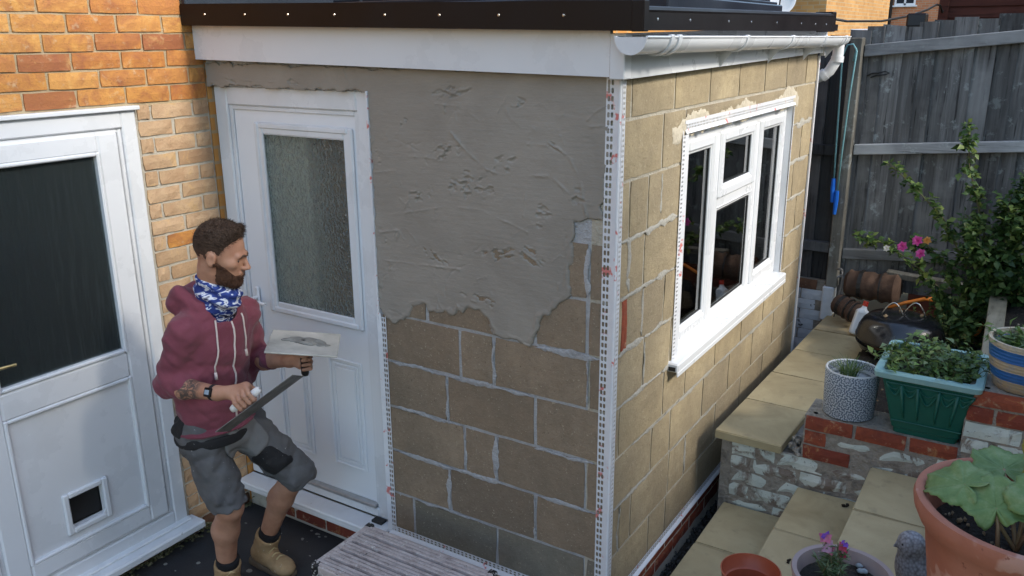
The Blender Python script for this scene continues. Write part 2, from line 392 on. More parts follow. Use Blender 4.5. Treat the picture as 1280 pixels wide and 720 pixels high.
def put_brick(parent, mat, c, L, H=.0655, D=.06, rotz=0, wear=.003, name='brick', nx=4, nz=2):
    key = (round(L, 3), round(H, 3), random.randrange(4), mat.name, round(wear, 4), D)
    if key not in _bm: _bm[key] = brick_mesh(L, H, D, hash(key[:3]) & 0xffff, nx, nz, wear); _bm[key].materials.append(mat)
    o = bpy.data.objects.new(name, _bm[key]); o.location = c; o.rotation_euler = (random.gauss(0, .004), random.gauss(0, .004), rotz+random.gauss(0, .003))
    return link(o, parent)
# ================================================================== the house on the left
house = thing('brick_house', 'orange and buff brick house wall with a white half glazed back door', 'house', (HX, -1, GZ))
mr = -.009
w = MB(); w.box((HX-.12, -1.95, .895), (HX+mr, 0, 2.4)); wall_o = w.build('wall', M['mortar_old'], house)
w = MB(); w.box((HX-.12, -.405, GZ-.05), (HX+mr, .0, .893)); wall_n = w.build('wall', M['mortar_new'], house)
w = MB(); w.box((HX-.30, -7, GZ-.05), (HX-.001, -1.952, 2.6)); w.box((HX-.12, 0.002, GZ-.05), (HX-.001, 9, 2.6)); w.box((HX-.12, -1.95, GZ-.05), (HX-.002, -1.378, .893)); w.box((HX-.30, -1.95, 2.402), (HX-.001, 0, 2.6))
w.build('wall', M['house_brickwork'], house)
w = MB(); w.box((HX-.12, -1.375, GZ-.05), (HX-.006, -.41, -1.20)); wb = w.build('wall', M['old_mortar'], house)
room = MB(); 
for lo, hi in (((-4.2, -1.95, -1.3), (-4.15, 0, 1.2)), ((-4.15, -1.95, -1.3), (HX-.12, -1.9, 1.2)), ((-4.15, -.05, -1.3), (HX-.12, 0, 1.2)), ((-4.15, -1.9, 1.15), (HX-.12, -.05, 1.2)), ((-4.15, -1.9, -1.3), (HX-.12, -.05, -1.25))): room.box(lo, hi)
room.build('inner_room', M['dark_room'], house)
CH = .0757
for k in range(-7, 35):
    zt = 1.288-CH*k; zc = zt-CH/2
    if zt > 1.84 or zc < GZ: continue
    y = -.435+.225*4 if k % 2 == 0 else -.322+.225*4
    lo = -1.93 if zc > .9 else -.398
    e = y
    while e > lo:
        a, b = max(e-.225, lo), min(e, -.002); e -= .225
        if b-a < .035: continue
        up_ = zc > .895; L = b-a-(.010 if up_ else .014)
        jog = random.gauss(0, .0009)
        if up_: m, p = M['brick_orange'], wall_o
        elif zc < -1.19: m, p = M['brick_brown'], wall_n
        else: m, p = (M['brick_buff'] if random.random() < .95 else M['brick_orange']), wall_n
        put_brick(p, m, (HX+jog, (a+b)/2, zc+random.gauss(0, .0012)), L, .0655 if up_ else .0625, rotz=math.pi/2, wear=.003 if up_ else .004)
for y in np.arange(-1.27, -.41, .225):
    put_brick(wb, M['brick_brown'], (HX+.002, y, -1.245), .215, rotz=math.pi/2, wear=.005)
# house back door
fh = lambda a, b, d: (HX+d, a, b)
door = MB(); door.frame(fh, -1.375, -.41, -1.16, .885, .072, -.06, .012, b=.006)
door.frame(fh, -1.303, -.482, -1.088, .813, .02, -.05, .0, b=.004)
dr = door.build('door', M['pvc'], house)
d = MB(); d.box((HX-.02, -1.39, .887), (HX+.03, -.395, .905), .003); d.build('drip_head', M['pvc'], dr)
d = MB(); d.box((HX-.05, -1.40, -1.205), (HX+.10, -.372, -1.162), .008); d.box((HX-.02, -1.39, -1.1615), (HX+.045, -.41, -1.148), .004)
d.build('sill', M['pvc_dirty'], dr)
lf = MB(); lf.frame(fh, -1.287, -.512, -1.072, .80, .098, -.045, .016, wb=.085, wt=.08, b=.008)
lf.box(fh(-1.19, -.31, -.045), fh(-.612, -.192, .016), .008)
lf.frame(fh, -1.192, -.608, -.188, .724, .017, -.03, .022, b=.005); lf.frame(fh, -1.192, -.608, -.99, -.308, .017, -.03, .02, b=.005)
lf.build('door_leaf', M['pvc'], dr)
# lower panel with the cat flap hole cut out
pn = MB()
for (a0, a1, b0, b1) in ((-1.18, -.985, -.98, -.318), (-.825, -.62, -.98, -.318), (-.985, -.825, -.765, -.318), (-.985, -.825, -.98, -.912)): pn.box(fh(a0, b0, -.02), fh(a1, b1, .002))
pn.build('lower_panel', M['pvc'], dr)
cf = MB(); cf.frame(fh, -1.012, -.798, -.94, -.738, .028, .0, .018, b=.006); 
for (cy, cz, sy, sz) in ((-.985, -.912, 1, 1), (-.825, -.912, -1, 1)): cf.prism([(0, 0), (.022*sy, 0), (.008*sy, .008), (0, .022)], lambda u, v, t, cy=cy, cz=cz: (HX+.004+.01*t, cy+u, cz+v))
cfo = cf.build('cat_flap', M['pvc'], dr); 
d = MB(); d.box(fh(-.985, -.912, -.035), fh(-.825, -.765, -.028)); d.build('flap_pane', M['seal'], dr)
d = MB(); d.box(fh(-1.178, -.172, -.012), fh(-.622, .709, -.004)); d.build('door_glass', M['rain_glass'], dr)
d = MB(); d.box(fh(-1.262, -.22, .016), fh(-1.226, .02, .028), .006); d.tube([fh(-1.245, -.06, .02), fh(-1.245, -.06, .062), fh(-1.235, -.061, .066), fh(-1.125, -.066, .066)], [.008, .008, .0075, .0065], 10); d.build('handle', M['brass'], dr, auto=40)
# moss and grit along the foot of the wall
ms = MB()
for i in range(420):
    y = random.uniform(-1.3, -.02); sz = random.uniform(.004, .013)
    ms.lathe([(0, -sz*.5), (sz, 0), (0, sz*.6)], (HX+.006+abs(random.gauss(0, .018)), y, GZ+.002+abs(random.gauss(0, .02))), 5)
M['moss'] = pm('moss_and_grit', [(.03, .035, .012), (.10, .10, .05), (.22, .20, .15)], 30, .95, bump=.5, rnd=.2)
tag(ms.build('moss', M['moss'], house), kind='stuff')
# ================================================================== the extension
ext = thing('extension', 'flat roofed concrete block extension, half rendered, with white door and window', 'extension', (-1, 1.4, GZ))
fx = lambda a, b, d: (a, -d, b)          # front wall plane
fr = lambda a, b, d: (d, a, b)           # right wall plane
BZ = lambda k: -.225*k
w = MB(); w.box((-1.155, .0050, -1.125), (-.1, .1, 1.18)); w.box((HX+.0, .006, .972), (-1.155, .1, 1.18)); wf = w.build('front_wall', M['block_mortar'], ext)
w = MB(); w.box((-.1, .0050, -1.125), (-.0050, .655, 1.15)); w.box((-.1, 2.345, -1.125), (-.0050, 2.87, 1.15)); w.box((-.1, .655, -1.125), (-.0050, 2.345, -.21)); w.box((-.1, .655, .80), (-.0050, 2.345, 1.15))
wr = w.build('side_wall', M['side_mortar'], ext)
w = MB(); w.box((HX, 2.77, -1.125), (-.101, 2.868, 1.15)); w.box((HX, .02, -1.2), (-.1, 2.77, -1.13)); w.build('rear_wall', M['pale_room'], ext)
w = MB(); w.box((HX+.001, .15, -1.13), (-1.60, .19, 1.1)); w.build('added_pale_panel', M['pale_room'], ext)  # pale panel added close behind the door glass to lighten its left side
w = MB(); w.box((-1.88, .080, -.12), (-1.60, .084, .80)); w.build('added_pale_sheet', M['pale_room'], ext)  # pale sheet added against the glass so its left part looks lit
def put_block(parent, mat, a, b, z0, z1, side, j=.0145):
    L = b-a-j; H = z1-z0-j
    if L < .03: return
    c = (a+b)/2, (z0+z1)/2
    me = brick_mesh(L, H, .05, random.randrange(1 << 30), 7, 4, .0016); me.materials.append(mat)
    o = bpy.data.objects.new('block', me); o.location = (c[0], 0+random.gauss(0, .0006), c[1]) if side == 'f' else (0, c[0], c[1])
    o.rotation_euler.z = 0 if side == 'f' else math.pi/2
    return link(o, parent)
fc = {-4: [-.99, -.56, -.10], -3: [-.80, -.35], -2: [-1.0, -.55, -.105], -1: [-.885, -.34, -.108], 0: [-.713, -.541, -.10], 1: [-.788, -.34], 2: [-.70, -.534, -.10], 3: [-.79, -.338], 4: [-1.005, -.535, -.095]}
for k, ps in fc.items():
    if k < -2: continue
    e = [-1.15]+ps+[0]
    for a, b in zip(e[:-1], e[1:]):
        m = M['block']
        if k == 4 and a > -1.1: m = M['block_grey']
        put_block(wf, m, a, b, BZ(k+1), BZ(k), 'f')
rc = {-5: [.106, .518, .926, 1.332, 1.754, 2.173, 2.601], -4: [.414, 2.348, 2.40], -3: [.118, .292, 2.62], -2: [.273, 2.50], -1: [.10, .50, 2.64], 0: [.308, .60, 2.45], 1: [.087, .543, .815, 1.234, 1.66, 2.08, 2.52], 2: [.431, .649, 1.078, 1.479, 1.90, 2.33, 2.72], 3: [.118, .232, .659, .865, 1.30, 1.72, 2.15, 2.6], 4: [.44, .641, 1.069, 1.49, 1.93, 2.36, 2.75]}
for k, ps in rc.items():
    e = [0]+ps+[2.865]; z0, z1 = BZ(k+1), BZ(k)
    if k == -5: z1 = 1.12
    for a, b in zip(e[:-1], e[1:]):
        segs = [(a, b, z0, z1)]
        out = []
        for (p, q, s0, s1) in segs:            # cut the window opening
            if q <= .655 or p >= 2.345 or s1 <= -.21 or s0 >= .80: out.append((p, q, s0, s1)); continue
            if p < .655: out.append((p, .655, s0, s1))
            if q > 2.345: out.append((2.345, q, s0, s1))
            mid = (max(p, .655), min(q, 2.345))
            if s0 < -.21 and s1 > -.21: out.append((*mid, s0, -.21))
            if s1 > .80 and s0 < .80: out.append((*mid, .80, s1))
        for q in out: put_block(wr, M['block_sunlit'], *q, 'r')
# smears of mortar drawn over some joints
def smear(pts, wd_, side, mat, parent, seed):
    r_ = np.random.default_rng(seed); P = [np.array(p_, float) for p_ in pts]; V = []; F = []; n = 0
    for a, b in zip(P[:-1], P[1:]):
        m_ = max(2, int(np.linalg.norm(b-a)/.012)); t_ = (b-a)/np.linalg.norm(b-a); nn = np.array([-t_[1], t_[0]])
        for i in range(m_+1):
            c = a+(b-a)*i/m_; s_ = n*.011; w0 = wd_*(.55+.5*float(fbm(s_*13, seed, o=4))); w1 = wd_*(.55+.5*float(fbm(s_*13, seed+7, o=4))); e_ = min(1, 6*min(i, m_-i)/m_+.15)
            for u_, hh_ in ((w0*e_, 0.), (w0*.4*e_, .0022), (-w1*.4*e_, .0022), (-w1*e_, 0.)): q_ = c+nn*u_+r_.normal(0, .0012, 2); d_ = hh_+.0004+abs(r_.normal(0, .0004)); V.append((q_[0], -d_, q_[1]) if side == 'f' else (d_, q_[0], q_[1]))
            n += 1
            if i: k = (n-2)*4; F += [(k+j, k+j+1, k+j+5, k+j+4) for j in range(3)]
    obj('mortar_smear', fast_mesh('mortar_smear', np.array(V), np.array(F), True), mat, parent)
for i, (pts, wd_) in enumerate((([(-1.1, -.225), (-.79, -.23), (-.34, -.226)], .014), ([(-.54, -.02), (-.541, -.21)], .016), ([(-.34, -.01), (-.05, -.004)], .02), ([(-1.1, -.452), (-.70, -.45)], .013), ([(-.79, -.24), (-.788, -.44)], .013), ([(-.70, -.46), (-.70, -.66)], .016), ([(-.534, -.46), (-.534, -.66)], .018), ([(-.34, -.46), (-.06, -.452)], .013), ([(-.79, -.68), (-.795, -.89)], .02), ([(-1.1, -.675), (-.75, -.678), (-.5, -.674)], .014), ([(-.34, -.69), (-.338, -.88)], .011), ([(-.40, -.675), (-.05, -.676)], .012), ([(-.10, -.01), (-.10, -.2)], .012), ([(-.11, .24), (-.108, .43)], .016), ([(-1.0, -.90), (-.55, -.902)], .010))): smear(pts, wd_, 'f', M['block_mortar'], ext, i)
for i, (pts, wd_) in enumerate((([(.05, .45), (.26, .452), (.60, .455)], .022), ([(.125, .46), (.115, .30), (.13, .24)], .026), ([(.42, .66), (.42, .50)], .022), ([(.05, .225), (.40, .228), (.6, .226)], .016), ([(.275, .22), (.272, .02)], .016), ([(.05, 0), (.3, .004), (.56, .0)], .018), ([(.31, -.02), (.308, -.21)], .014), ([(.05, -.226), (.5, -.224), (.9, -.225)], .016), ([(.22, -.45), (.65, -.452), (1.2, -.45)], .014), ([(.06, -.676), (.45, -.674)], .014), ([(.12, -.69), (.09, -.80), (.11, -.90)], .014), ([(.86, -.69), (.866, -.88)], .022), ([(2.36, .45), (2.8, .452)], .018), ([(2.36, .675), (2.84, .677)], .03), ([(2.36, .225), (2.8, .226)], .016), ([(2.40, .0), (2.8, .002)], .016), ([(1.3, -.452), (2.4, -.45)], .012), ([(.65, -.675), (1.3, -.676)], .010))): smear(pts, wd_, 'r', M['side_smear'], ext, 40+i)
# red brick slip set in the joint beside the corner
put_brick(wr, M['brick_red'], (.004, .100, .115), .05, .205, .04, math.pi/2)
# plinth of red bricks
w = MB(); w.box((HX, .004, GZ-.1), (-.1, .1, -1.126)); w.box((-.1, .004, GZ-.1), (-.006, 2.87, -1.126)); pl = w.build('plinth', M['mortar_new'], ext)
for r_ in range(2):
    zc = -1.128-.0375-.075*r_
    for x in np.arange(-2.05+.11*r_, -.05, .225): put_brick(pl, M['brick_red'], (x, .0, zc), .213, .065)
    for y in np.arange(.11+.11*r_, 2.8, .225): put_brick(pl, M['brick_red'], (-.002, y, zc), .213, .065, rotz=math.pi/2)
# ------------------------------------------------ fresh render coat as a height field
poly = [(-2.163, 1.075), (-2.163, .972), (-1.16, .972), (-1.15, .60), (-1.157, .2), (-1.152, .02), (-1.13, -.005)]
lower_edge = [(-1.085, -0.041), (-0.982, 0.004), (-0.965, 0.066), (-0.885, 0.082), (-0.865, 0.053), (-0.83, 0.055), (-0.729, 0.062), (-0.662, 0.102), (-0.605, 0.101), (-0.558, 0.053), (-0.539, 0.008), (-0.48, 0.005), (-0.358, -0.013), (-0.332, 0.039), (-0.321, 0.112), (-0.27, 0.141), (-0.228, 0.194), (-0.189, 0.226), (-0.182, 0.389), (-0.17, 0.52), (-0.09, 0.541), (-0.041, 0.54)]
poly += lower_edge
poly += [(-.052, .60), (-.036, .80), (-.03, 1.06)]
poly = np.array(poly)
cs = .0036
gx = np.arange(-2.17, -.02, cs); gz = np.arange(-.14, 1.085, cs); X, Z = np.meshgrid(gx, gz, indexing='ij')
wx = X+.009*fbm(X*32, Z*32, s=3, o=5); wz = Z+.009*fbm(X*32, Z*32, s=9, o=5)
def sdpoly(x, z, P):
    d = np.full(x.shape, 1e9); ins = np.zeros(x.shape, bool); n = len(P)
    for i in range(n):
        ax, az_ = P[i]; bx, bz = P[(i+1) % n]; ex, ez = bx-ax, bz-az_
        t = np.clip(((x-ax)*ex+(z-az_)*ez)/(ex*ex+ez*ez+1e-12), 0, 1)
        d = np.minimum(d, (x-ax-t*ex)**2+(z-az_-t*ez)**2)
        c = ((az_ > z) != (bz > z)); xx = ax+(z-az_)/(bz-az_+1e-12)*ex; ins ^= c & (x < xx)
    return np.where(ins, np.sqrt(d), -np.sqrt(d))
sd = sdpoly(wx, wz, poly)
h = .0050+.0017*fbm(X*3.2, Z*3.2, s=21, o=3)+.0006*fbm(X*28, Z*28, s=5, o=2)
r5 = np.random.default_rng(11)
def ridge(pts, hgt, wd, side=0):
    global h
    P = np.array(pts); d = np.full(X.shape, 1e9)
    for a, b in zip(P[:-1], P[1:]):
        e = b-a; t = np.clip(((X-a[0])*e[0]+(Z-a[1])*e[1])/(e@e+1e-12), 0, 1)
        d = np.minimum(d, np.hypot(X-a[0]-t*e[0], Z-a[1]-t*e[1]))
    d = d+.003*vnoise(X*70, Z*70, s=41); h = h+1.3*hgt*np.exp(-np.abs(d)/(wd*.55))*np.clip(.55+.75*vnoise(X*26, Z*26, s=31), 0, 1.3)
def arc(c, rad, a0, a1, n=14, sq=1., j=.006):
    return [(c[0]+rad*math.cos(R(a0+(a1-a0)*i/n))+r5.normal(0, j), c[1]+sq*rad*math.sin(R(a0+(a1-a0)*i/n))+r5.normal(0, j)) for i in range(n+1)]
for pts, hg, wd in ([(-0.725, 0.825), (-0.649, 0.751), (-0.555, 0.689), (-0.474, 0.67), (-0.488, 0.681)], .006, .005), ([(-0.372, 0.799), (-0.268, 0.799), (-0.194, 0.766), (-0.146, 0.681), (-0.117, 0.535)], .0045, .006), ([(-0.8, 0.932), (-0.683, 0.927), (-0.589, 0.878)], .003, .005), ([(-0.953, 0.715), (-0.849, 0.716), (-0.748, 0.706)], .003, .006), ([(-0.596, 0.532), (-0.551, 0.511), (-0.446, 0.484), (-0.373, 0.46)], .005, .005), ([(-1.113, 0.248), (-0.848, 0.259), (-0.702, 0.266)], .004, .006), ([(-0.39, 0.677), (-0.268, 0.687), (-0.199, 0.632)], .0035, .006), ([(-0.588, 0.565), (-0.594, 0.645), (-0.577, 0.725)], .003, .005), ([(-0.391, 0.521), (-0.383, 0.616), (-0.372, 0.709)], .0035, .004), ([(-0.442, 0.938), (-0.389, 0.937), (-0.372, 0.903)], .0035, .004), ([(-1.132, 0.635), (-1.008, 0.651), (-0.994, 0.595)], .004, .004), ([(-1.127, 0.372), (-1.014, 0.396), (-1.034, 0.348)], .005, .005), ([(-0.121, 0.899), (-0.081, 0.935), (-0.028, 0.959)], .006, .005), ([(-0.111, 0.877), (-0.073, 0.879), (-0.017, 0.904)], .004, .005), ([(-1.933, 1.001), (-1.774, 0.997), (-1.497, 0.996)], .003, .003), ([(-1.396, 1.052), (-1.37, 0.986)], .004, .003), ([(-1.313, 1.047), (-1.332, 0.987)], .003, .003), ([(-1.281, 1.054), (-1.254, 0.999)], .005, .004), ([(-1.109, 0.446), (-0.755, 0.523), (-0.596, 0.526)], .003, .005), ([(-0.358, -0.007), (-0.332, 0.107), (-0.263, 0.145)], .004, .006), ([(-0.815, 1.049), (-0.623, 1.028), (-0.442, 1.038)], .002, .006), ([(-0.527, 0.003), (-0.358, -0.007)], .004, .005): ridge(pts, hg, wd)
for i in range(34):       # short random drags
    c = (r5.uniform(-1.1, -.1), r5.uniform(.1, 1.0)); a = r5.uniform(0, 360)
    ridge(arc(c, r5.uniform(.03, .16), a, a+r5.uniform(30, 90), 7, 1), r5.uniform(.0012, .0034)*r5.choice([1, 1, 1, -1]), r5.uniform(.0025, .0045))
for cx, cz, ax_, az_ in ((-.63, .62, .11, .05), (-.75, .75, .07, .04), (-.52, .35, .09, .03), (-.83, .30, .07, .03), (-.40, .95, .03, .02), (-.98, .85, .04, .02), (-.16, .62, .03, .03), (-.36, .37, .06, .03), (-1.12, .35, .03, .03), (-1.12, .70, .02, .04), (-.72, .98, .09, .02), (-2.0, 1.0, .04, .012), (-1.6, 1.0, .06, .012), (-.25, .80, .04, .02), (-.47, .72, .05, .03), (-.90, .55, .05, .03), (-.60, .15, .10, .02), (-.30, .52, .03, .05)):
    a = r5.uniform(-.6, .6); u_ = (X-cx)*math.cos(a)+(Z-cz)*math.sin(a); v_ = -(X-cx)*math.sin(a)+(Z-cz)*math.cos(a)
    msk = np.exp(-(u_/ax_)**2-(v_/az_)**2); nn = fbm(u_*34, v_*75, s=int(r5.integers(1, 99)), o=4)     # ragged tears where the float dragged
    tear = np.clip((nn*msk-.17)*7, 0, 1); crumb = np.clip((np.roll(nn, 3, 1)*msk-.24)*7, 0, 1)*(1-tear)
    h = h-.0055*tear+.0030*crumb
for i in range(70):      # fine scratches and trowel edges
    c = (r5.uniform(-1.12, -.06), r5.uniform(.12, 1.03)); a = r5.uniform(0, 360)
    ridge(arc(c, r5.uniform(.06, .30), a, a+r5.uniform(15, 60), 8, 1, .003), r5.uniform(.001, .0028)*r5.choice([1, 1, -1]), r5.uniform(.0022, .0034))
lip = np.clip(sd/.005, -.2, 1); lip = np.sin(np.clip(lip, 0, 1)*math.pi/2)
bot = Z < .45
h = np.where(sd > -.004, h*(.30+.70*lip)+np.where(bot, .0022*np.exp(-((sd-.014)/.008)**2)*(1+vnoise(X*38, Z*38, s=77)), 0), -.003)
ok = sd > -.003
idx = -np.ones(X.shape, int); cell = ok[:-1, :-1] & ok[1:, :-1] & ok[1:, 1:] & ok[:-1, 1:]
use = np.zeros(X.shape, bool); use[:-1, :-1] |= cell; use[1:, :-1] |= cell; use[1:, 1:] |= cell; use[:-1, 1:] |= cell
idx[use] = np.arange(use.sum()); V = np.stack([X[use], -np.maximum(h[use], -.001), Z[use]], 1)
F = np.stack([idx[:-1, :-1][cell], idx[1:, :-1][cell], idx[1:, 1:][cell], idx[:-1, 1:][cell]], 1)
# skirt back to the wall so that the coat is solid
from collections import Counter
ed = Counter(); 
for q in F.tolist():
    for a, b in zip(q, q[1:]+q[:1]): ed[(a, b)] += 1
bd = [(a, b) for (a, b) in ed if (b, a) not in ed]
base = {}; V2 = []
for a, b in bd:
    for q in (a, b):
        if q not in base: base[q] = len(V)+len(V2); V2.append((V[q][0], .003, V[q][2]))
F2 = [(b, a, base[a], base[b]) for a, b in bd]
V = np.vstack([V, V2]); F = np.vstack([F, F2])
obj('render_coat', fast_mesh('render_coat', V, F, True), M['render'], ext)
# pale skim of mortar over the window head
hx = np.arange(.47, 2.52, .006); hz = np.arange(.73, .94, .006); A, B = np.meshgrid(hx, hz, indexing='ij')
top_ = .845+.045*vnoise(A*4, 0, s=4)+.02*np.clip((A-1.2)/1.2, 0, 1); lo_ = np.where(A < .60, .765, .79)
e = np.minimum(np.minimum(top_-B, B-lo_), np.minimum(A-.50, 2.47-A))+.014*fbm(A*18, B*18, s=8, o=4)
hh = np.where(e > 0, .004+.0025*fbm(A*30, B*30, s=2), 0)*np.clip(e/.015, 0, 1)
ok = e > -.004; cell = ok[:-1, :-1] & ok[1:, :-1] & ok[1:, 1:] & ok[:-1, 1:]
ii = np.arange(A.size).reshape(A.shape); F = np.stack([ii[:-1, :-1][cell], ii[1:, :-1][cell], ii[1:, 1:][cell], ii[:-1, 1:][cell]], 1)
obj('mortar_patch', fast_mesh('mortar_patch', np.stack([hh.ravel()-.0005+.001, A.ravel(), B.ravel()], 1), F, True), M['lintel_skim'], ext)
# ------------------------------------------------ perforated plastic beads
def perf(mb, fn, length, u0, cols, pitch, hole=.66, hw=.72):
    n = int(length/pitch)
    for c0, c1 in cols:
        cw = c1-c0
        for i in range(n):
            a, b = u0+i*pitch, u0+(i+1)*pitch; m = (a+b)/2; c = (c0+c1)/2; hl, hh_ = pitch*hole/2, cw*hw/2
            V = [fn(a, c0), fn(b, c0), fn(b, c1), fn(a, c1)]+[fn(m-hl, c-hh_*.6), fn(m-hl*.6, c-hh_), fn(m+hl*.6, c-hh_), fn(m+hl, c-hh_*.6), fn(m+hl, c+hh_*.6), fn(m+hl*.6, c+hh_), fn(m-hl*.6, c+hh_), fn(m-hl, c+hh_*.6)]
            mb.add(V, [[0, 1, 6, 5], [1, 7, 6], [1, 2, 8, 7], [2, 9, 8], [2, 3, 10, 9], [3, 11, 10], [3, 0, 4, 11], [0, 5, 4]])
def solid(mb, fn, length, u0, c0, c1):
    mb.add([fn(u0, c0), fn(u0+length, c0), fn(u0+length, c1), fn(u0, c1)], [[0, 1, 2, 3]])
def bead_obj(mb, name='bead', th=.0012):
    o = mb.build(name, M['bead'], ext, recalc=False)
    md = o.modifiers.new('thickness', 'SOLIDIFY'); md.thickness = th; md.offset = 0
    return o
zb0, zb1 = -1.122, 1.05
b = MB()
f1 = lambda u, c: (-c, -.0045-.006*max(0, 1-c/.02), u); f2 = lambda u, c: (.0045+.006*max(0, 1-c/.02), c, u)
perf(b, f1, zb1-zb0, zb0, ((.018, .032), (.032, .046)), .0278); solid(b, f1, zb1-zb0, zb0, -.004, .018); solid(b, f1, zb1-zb0, zb0, .046, .049)
perf(b, f2, zb1-zb0, zb0, ((.014, .026), (.026, .038)), .0185, .5, .55); solid(b, f2, zb1-zb0, zb0, .0, .014); solid(b, f2, zb1-zb0, zb0, .038, .042)
bead_obj(b, 'corner_bead')
b = MB(); b.tube([(.007, -.007, zb0), (.007, -.007, zb1)], .0055, 8); b.build('bead_nose', M['bead'], ext)
b = MB(); f3 = lambda u, c: (-1.155+c, -.0045-.006*max(0, 1-c/.015), u)
perf(b, f3, 1.12, zb0, ((.012, .024), (.024, .036)), .0245); solid(b, f3, 1.12, zb0, -.006, .012); solid(b, f3, 1.12, zb0, .036, .039)
bead_obj(b, 'door_bead')
b = MB(); b.box((-1.162, -.012, -.03), (-1.150, .03, .972), .002); b.build('edge_trim', M['bead'], ext)
# base beads
b = MB(); f4 = lambda u, c: (u, -.004-.012*max(0, 1-c/.012), -1.125+c); perf(b, f4, 1.13, -1.155, ((.012, .024), (.024, .036)), .022, .55); solid(b, f4, 1.155, -1.155, 0, .012); solid(b, f4, 1.155, -1.155, .036, .039)
f5 = lambda u, c: (.004+.012*max(0, 1-c/.012), u, -1.125+c); perf(b, f5, 2.83, .01, ((.012, .024), (.024, .036)), .022, .55); solid(b, f5, 2.86, 0, 0, .012); solid(b, f5, 2.86, 0, .036, .039)
bead_obj(b, 'base_bead')
b = MB(); b.box((-1.155, -.018, -1.130), (.016, .002, -1.124)); b.box((.002, -.0175, -1.1302), (.0165, 2.87, -1.1242)); b.build('bead_drip', M['pvc_dirty'], ext)
# window beads
b = MB(); f6 = lambda u, c: (.0045+.006*max(0, 1-c/.012), .655-c, u); perf(b, f6, 1.0, -.21, ((.012, .024), (.024, .034)), .0185, .5); solid(b, f6, 1.02, -.21, -.004, .012); solid(b, f6, 1.02, -.21, .034, .042)
f7 = lambda u, c: (.0045+.006*max(0, 1-c/.012), 2.345+c, u); perf(b, f7, .98, -.21, ((.012, .024), (.024, .034)), .0185, .55, .7); solid(b, f7, 1.0, -.21, -.004, .012); solid(b, f7, 1.0, -.21, .034, .038)
f8 = lambda u, c: (.0065+.006*max(0, 1-c/.012), u, .80+c); perf(b, f8, 1.70, .645, ((.012, .024), (.024, .036)), .0185, .5); solid(b, f8, 1.74, .63, -.004, .012); solid(b, f8, 1.74, .63, .036, .05)
bead_obj(b, 'window_bead')
b = MB(); b.box((.0, 2.853, -1.12), (.013, 2.872, 1.06), .002); b.build('stop_bead', M['bead'], ext)
# reveals of the opening
b = MB(); b.box((-.09, .635, .797), (.008, 2.365, .803)); b.box((-.09, .652, -.21), (.005, .658, .80)); b.box((-.09, 2.342, -.21), (.005, 2.348, .80)); b.build('window_reveal', M['pvc_dirty'], ext)
# ------------------------------------------------ side window
wd = MB(); wd.frame(fr, .659, 2.341, -.205, .796, .052, -.085, -.028, b=.005)
wd.box((-.085, 1.125, -.153), (-.0285, 1.195, .744), .005); wd.box((-.085, 1.755, -.153), (-.0285, 1.825, .744), .005); wd.box((-.085, 1.195, .385), (-.029, 1.755, .435), .004)
win = wd.build('window', M['pvc'], ext)
def sash(a0, a1, b0, b1, w=.052, d1=-.016, nm='sash'):
    q = MB(); q.frame(fr, a0, a1, b0, b1, w, -.07, d1, b=.010); q.frame(fr, a0+w-.003, a1-w+.003, b0+w-.003, b1-w+.003, .013, -.06, d1-.012, b=.004); q.build(nm, M['pvc'], win)
    q = MB(); q.frame(fr, a0+.012, a1-.012, b0+.012, b1-.012, w+.022, -.125, -.078, b=.006); q.build('inner_frame', M['pvc'], win)
    q = MB(); q.frame(fr, a0+w+.009, a1-w-.009, b0+w+.009, b1-w-.009, .005, -.055, -.037, b=0); q.build('gasket', M['seal'], win)
    q = MB(); q.box((-.046, a0+w+.008, b0+w+.008), (-.042, a1-w-.008, b1-w-.008)); q.build('pane', M['glass'], win)
sash(.704, 1.132, -.160, .752); sash(1.818, 2.300, -.160, .752); sash(1.188, 1.762, .428, .752)
sash(1.180, 1.768, -.168, .395, .024, -.027)
q = MB(); q.box((-.08, .585, -.248), (.048, 2.352, -.206), .006); q.box((.040, .585, -.268), (.0485, 2.352, -.244), .003)
q.build('window_sill', M['pvc'], win)
q = MB(); q.box((.005, .5795, -.240), (.036, .5855, -.222)); q.build('sill_end_slot', M['seal'], win)
# things seen through the window
q = MB(); q.box((-1.9, 2.3, -1.1), (-1.85, 2.7, .9)); q.box((-1.2, 2.55, -1.1), (-.6, 2.76, -.2)); q.build('inner_cupboard', M['pale_room'], ext)
# ------------------------------------------------ front door
fd = MB(); fd.frame(fx, -2.163, -1.164, -1.10, .970, .088, -.10, -.028, b=.006, wb=.05); fd.frame(fx, -2.075, -1.252, -1.05, .882, .022, -.10, -.038, b=.004, wb=.01)
fdo = fd.build('front_door', M['pvc'], ext)
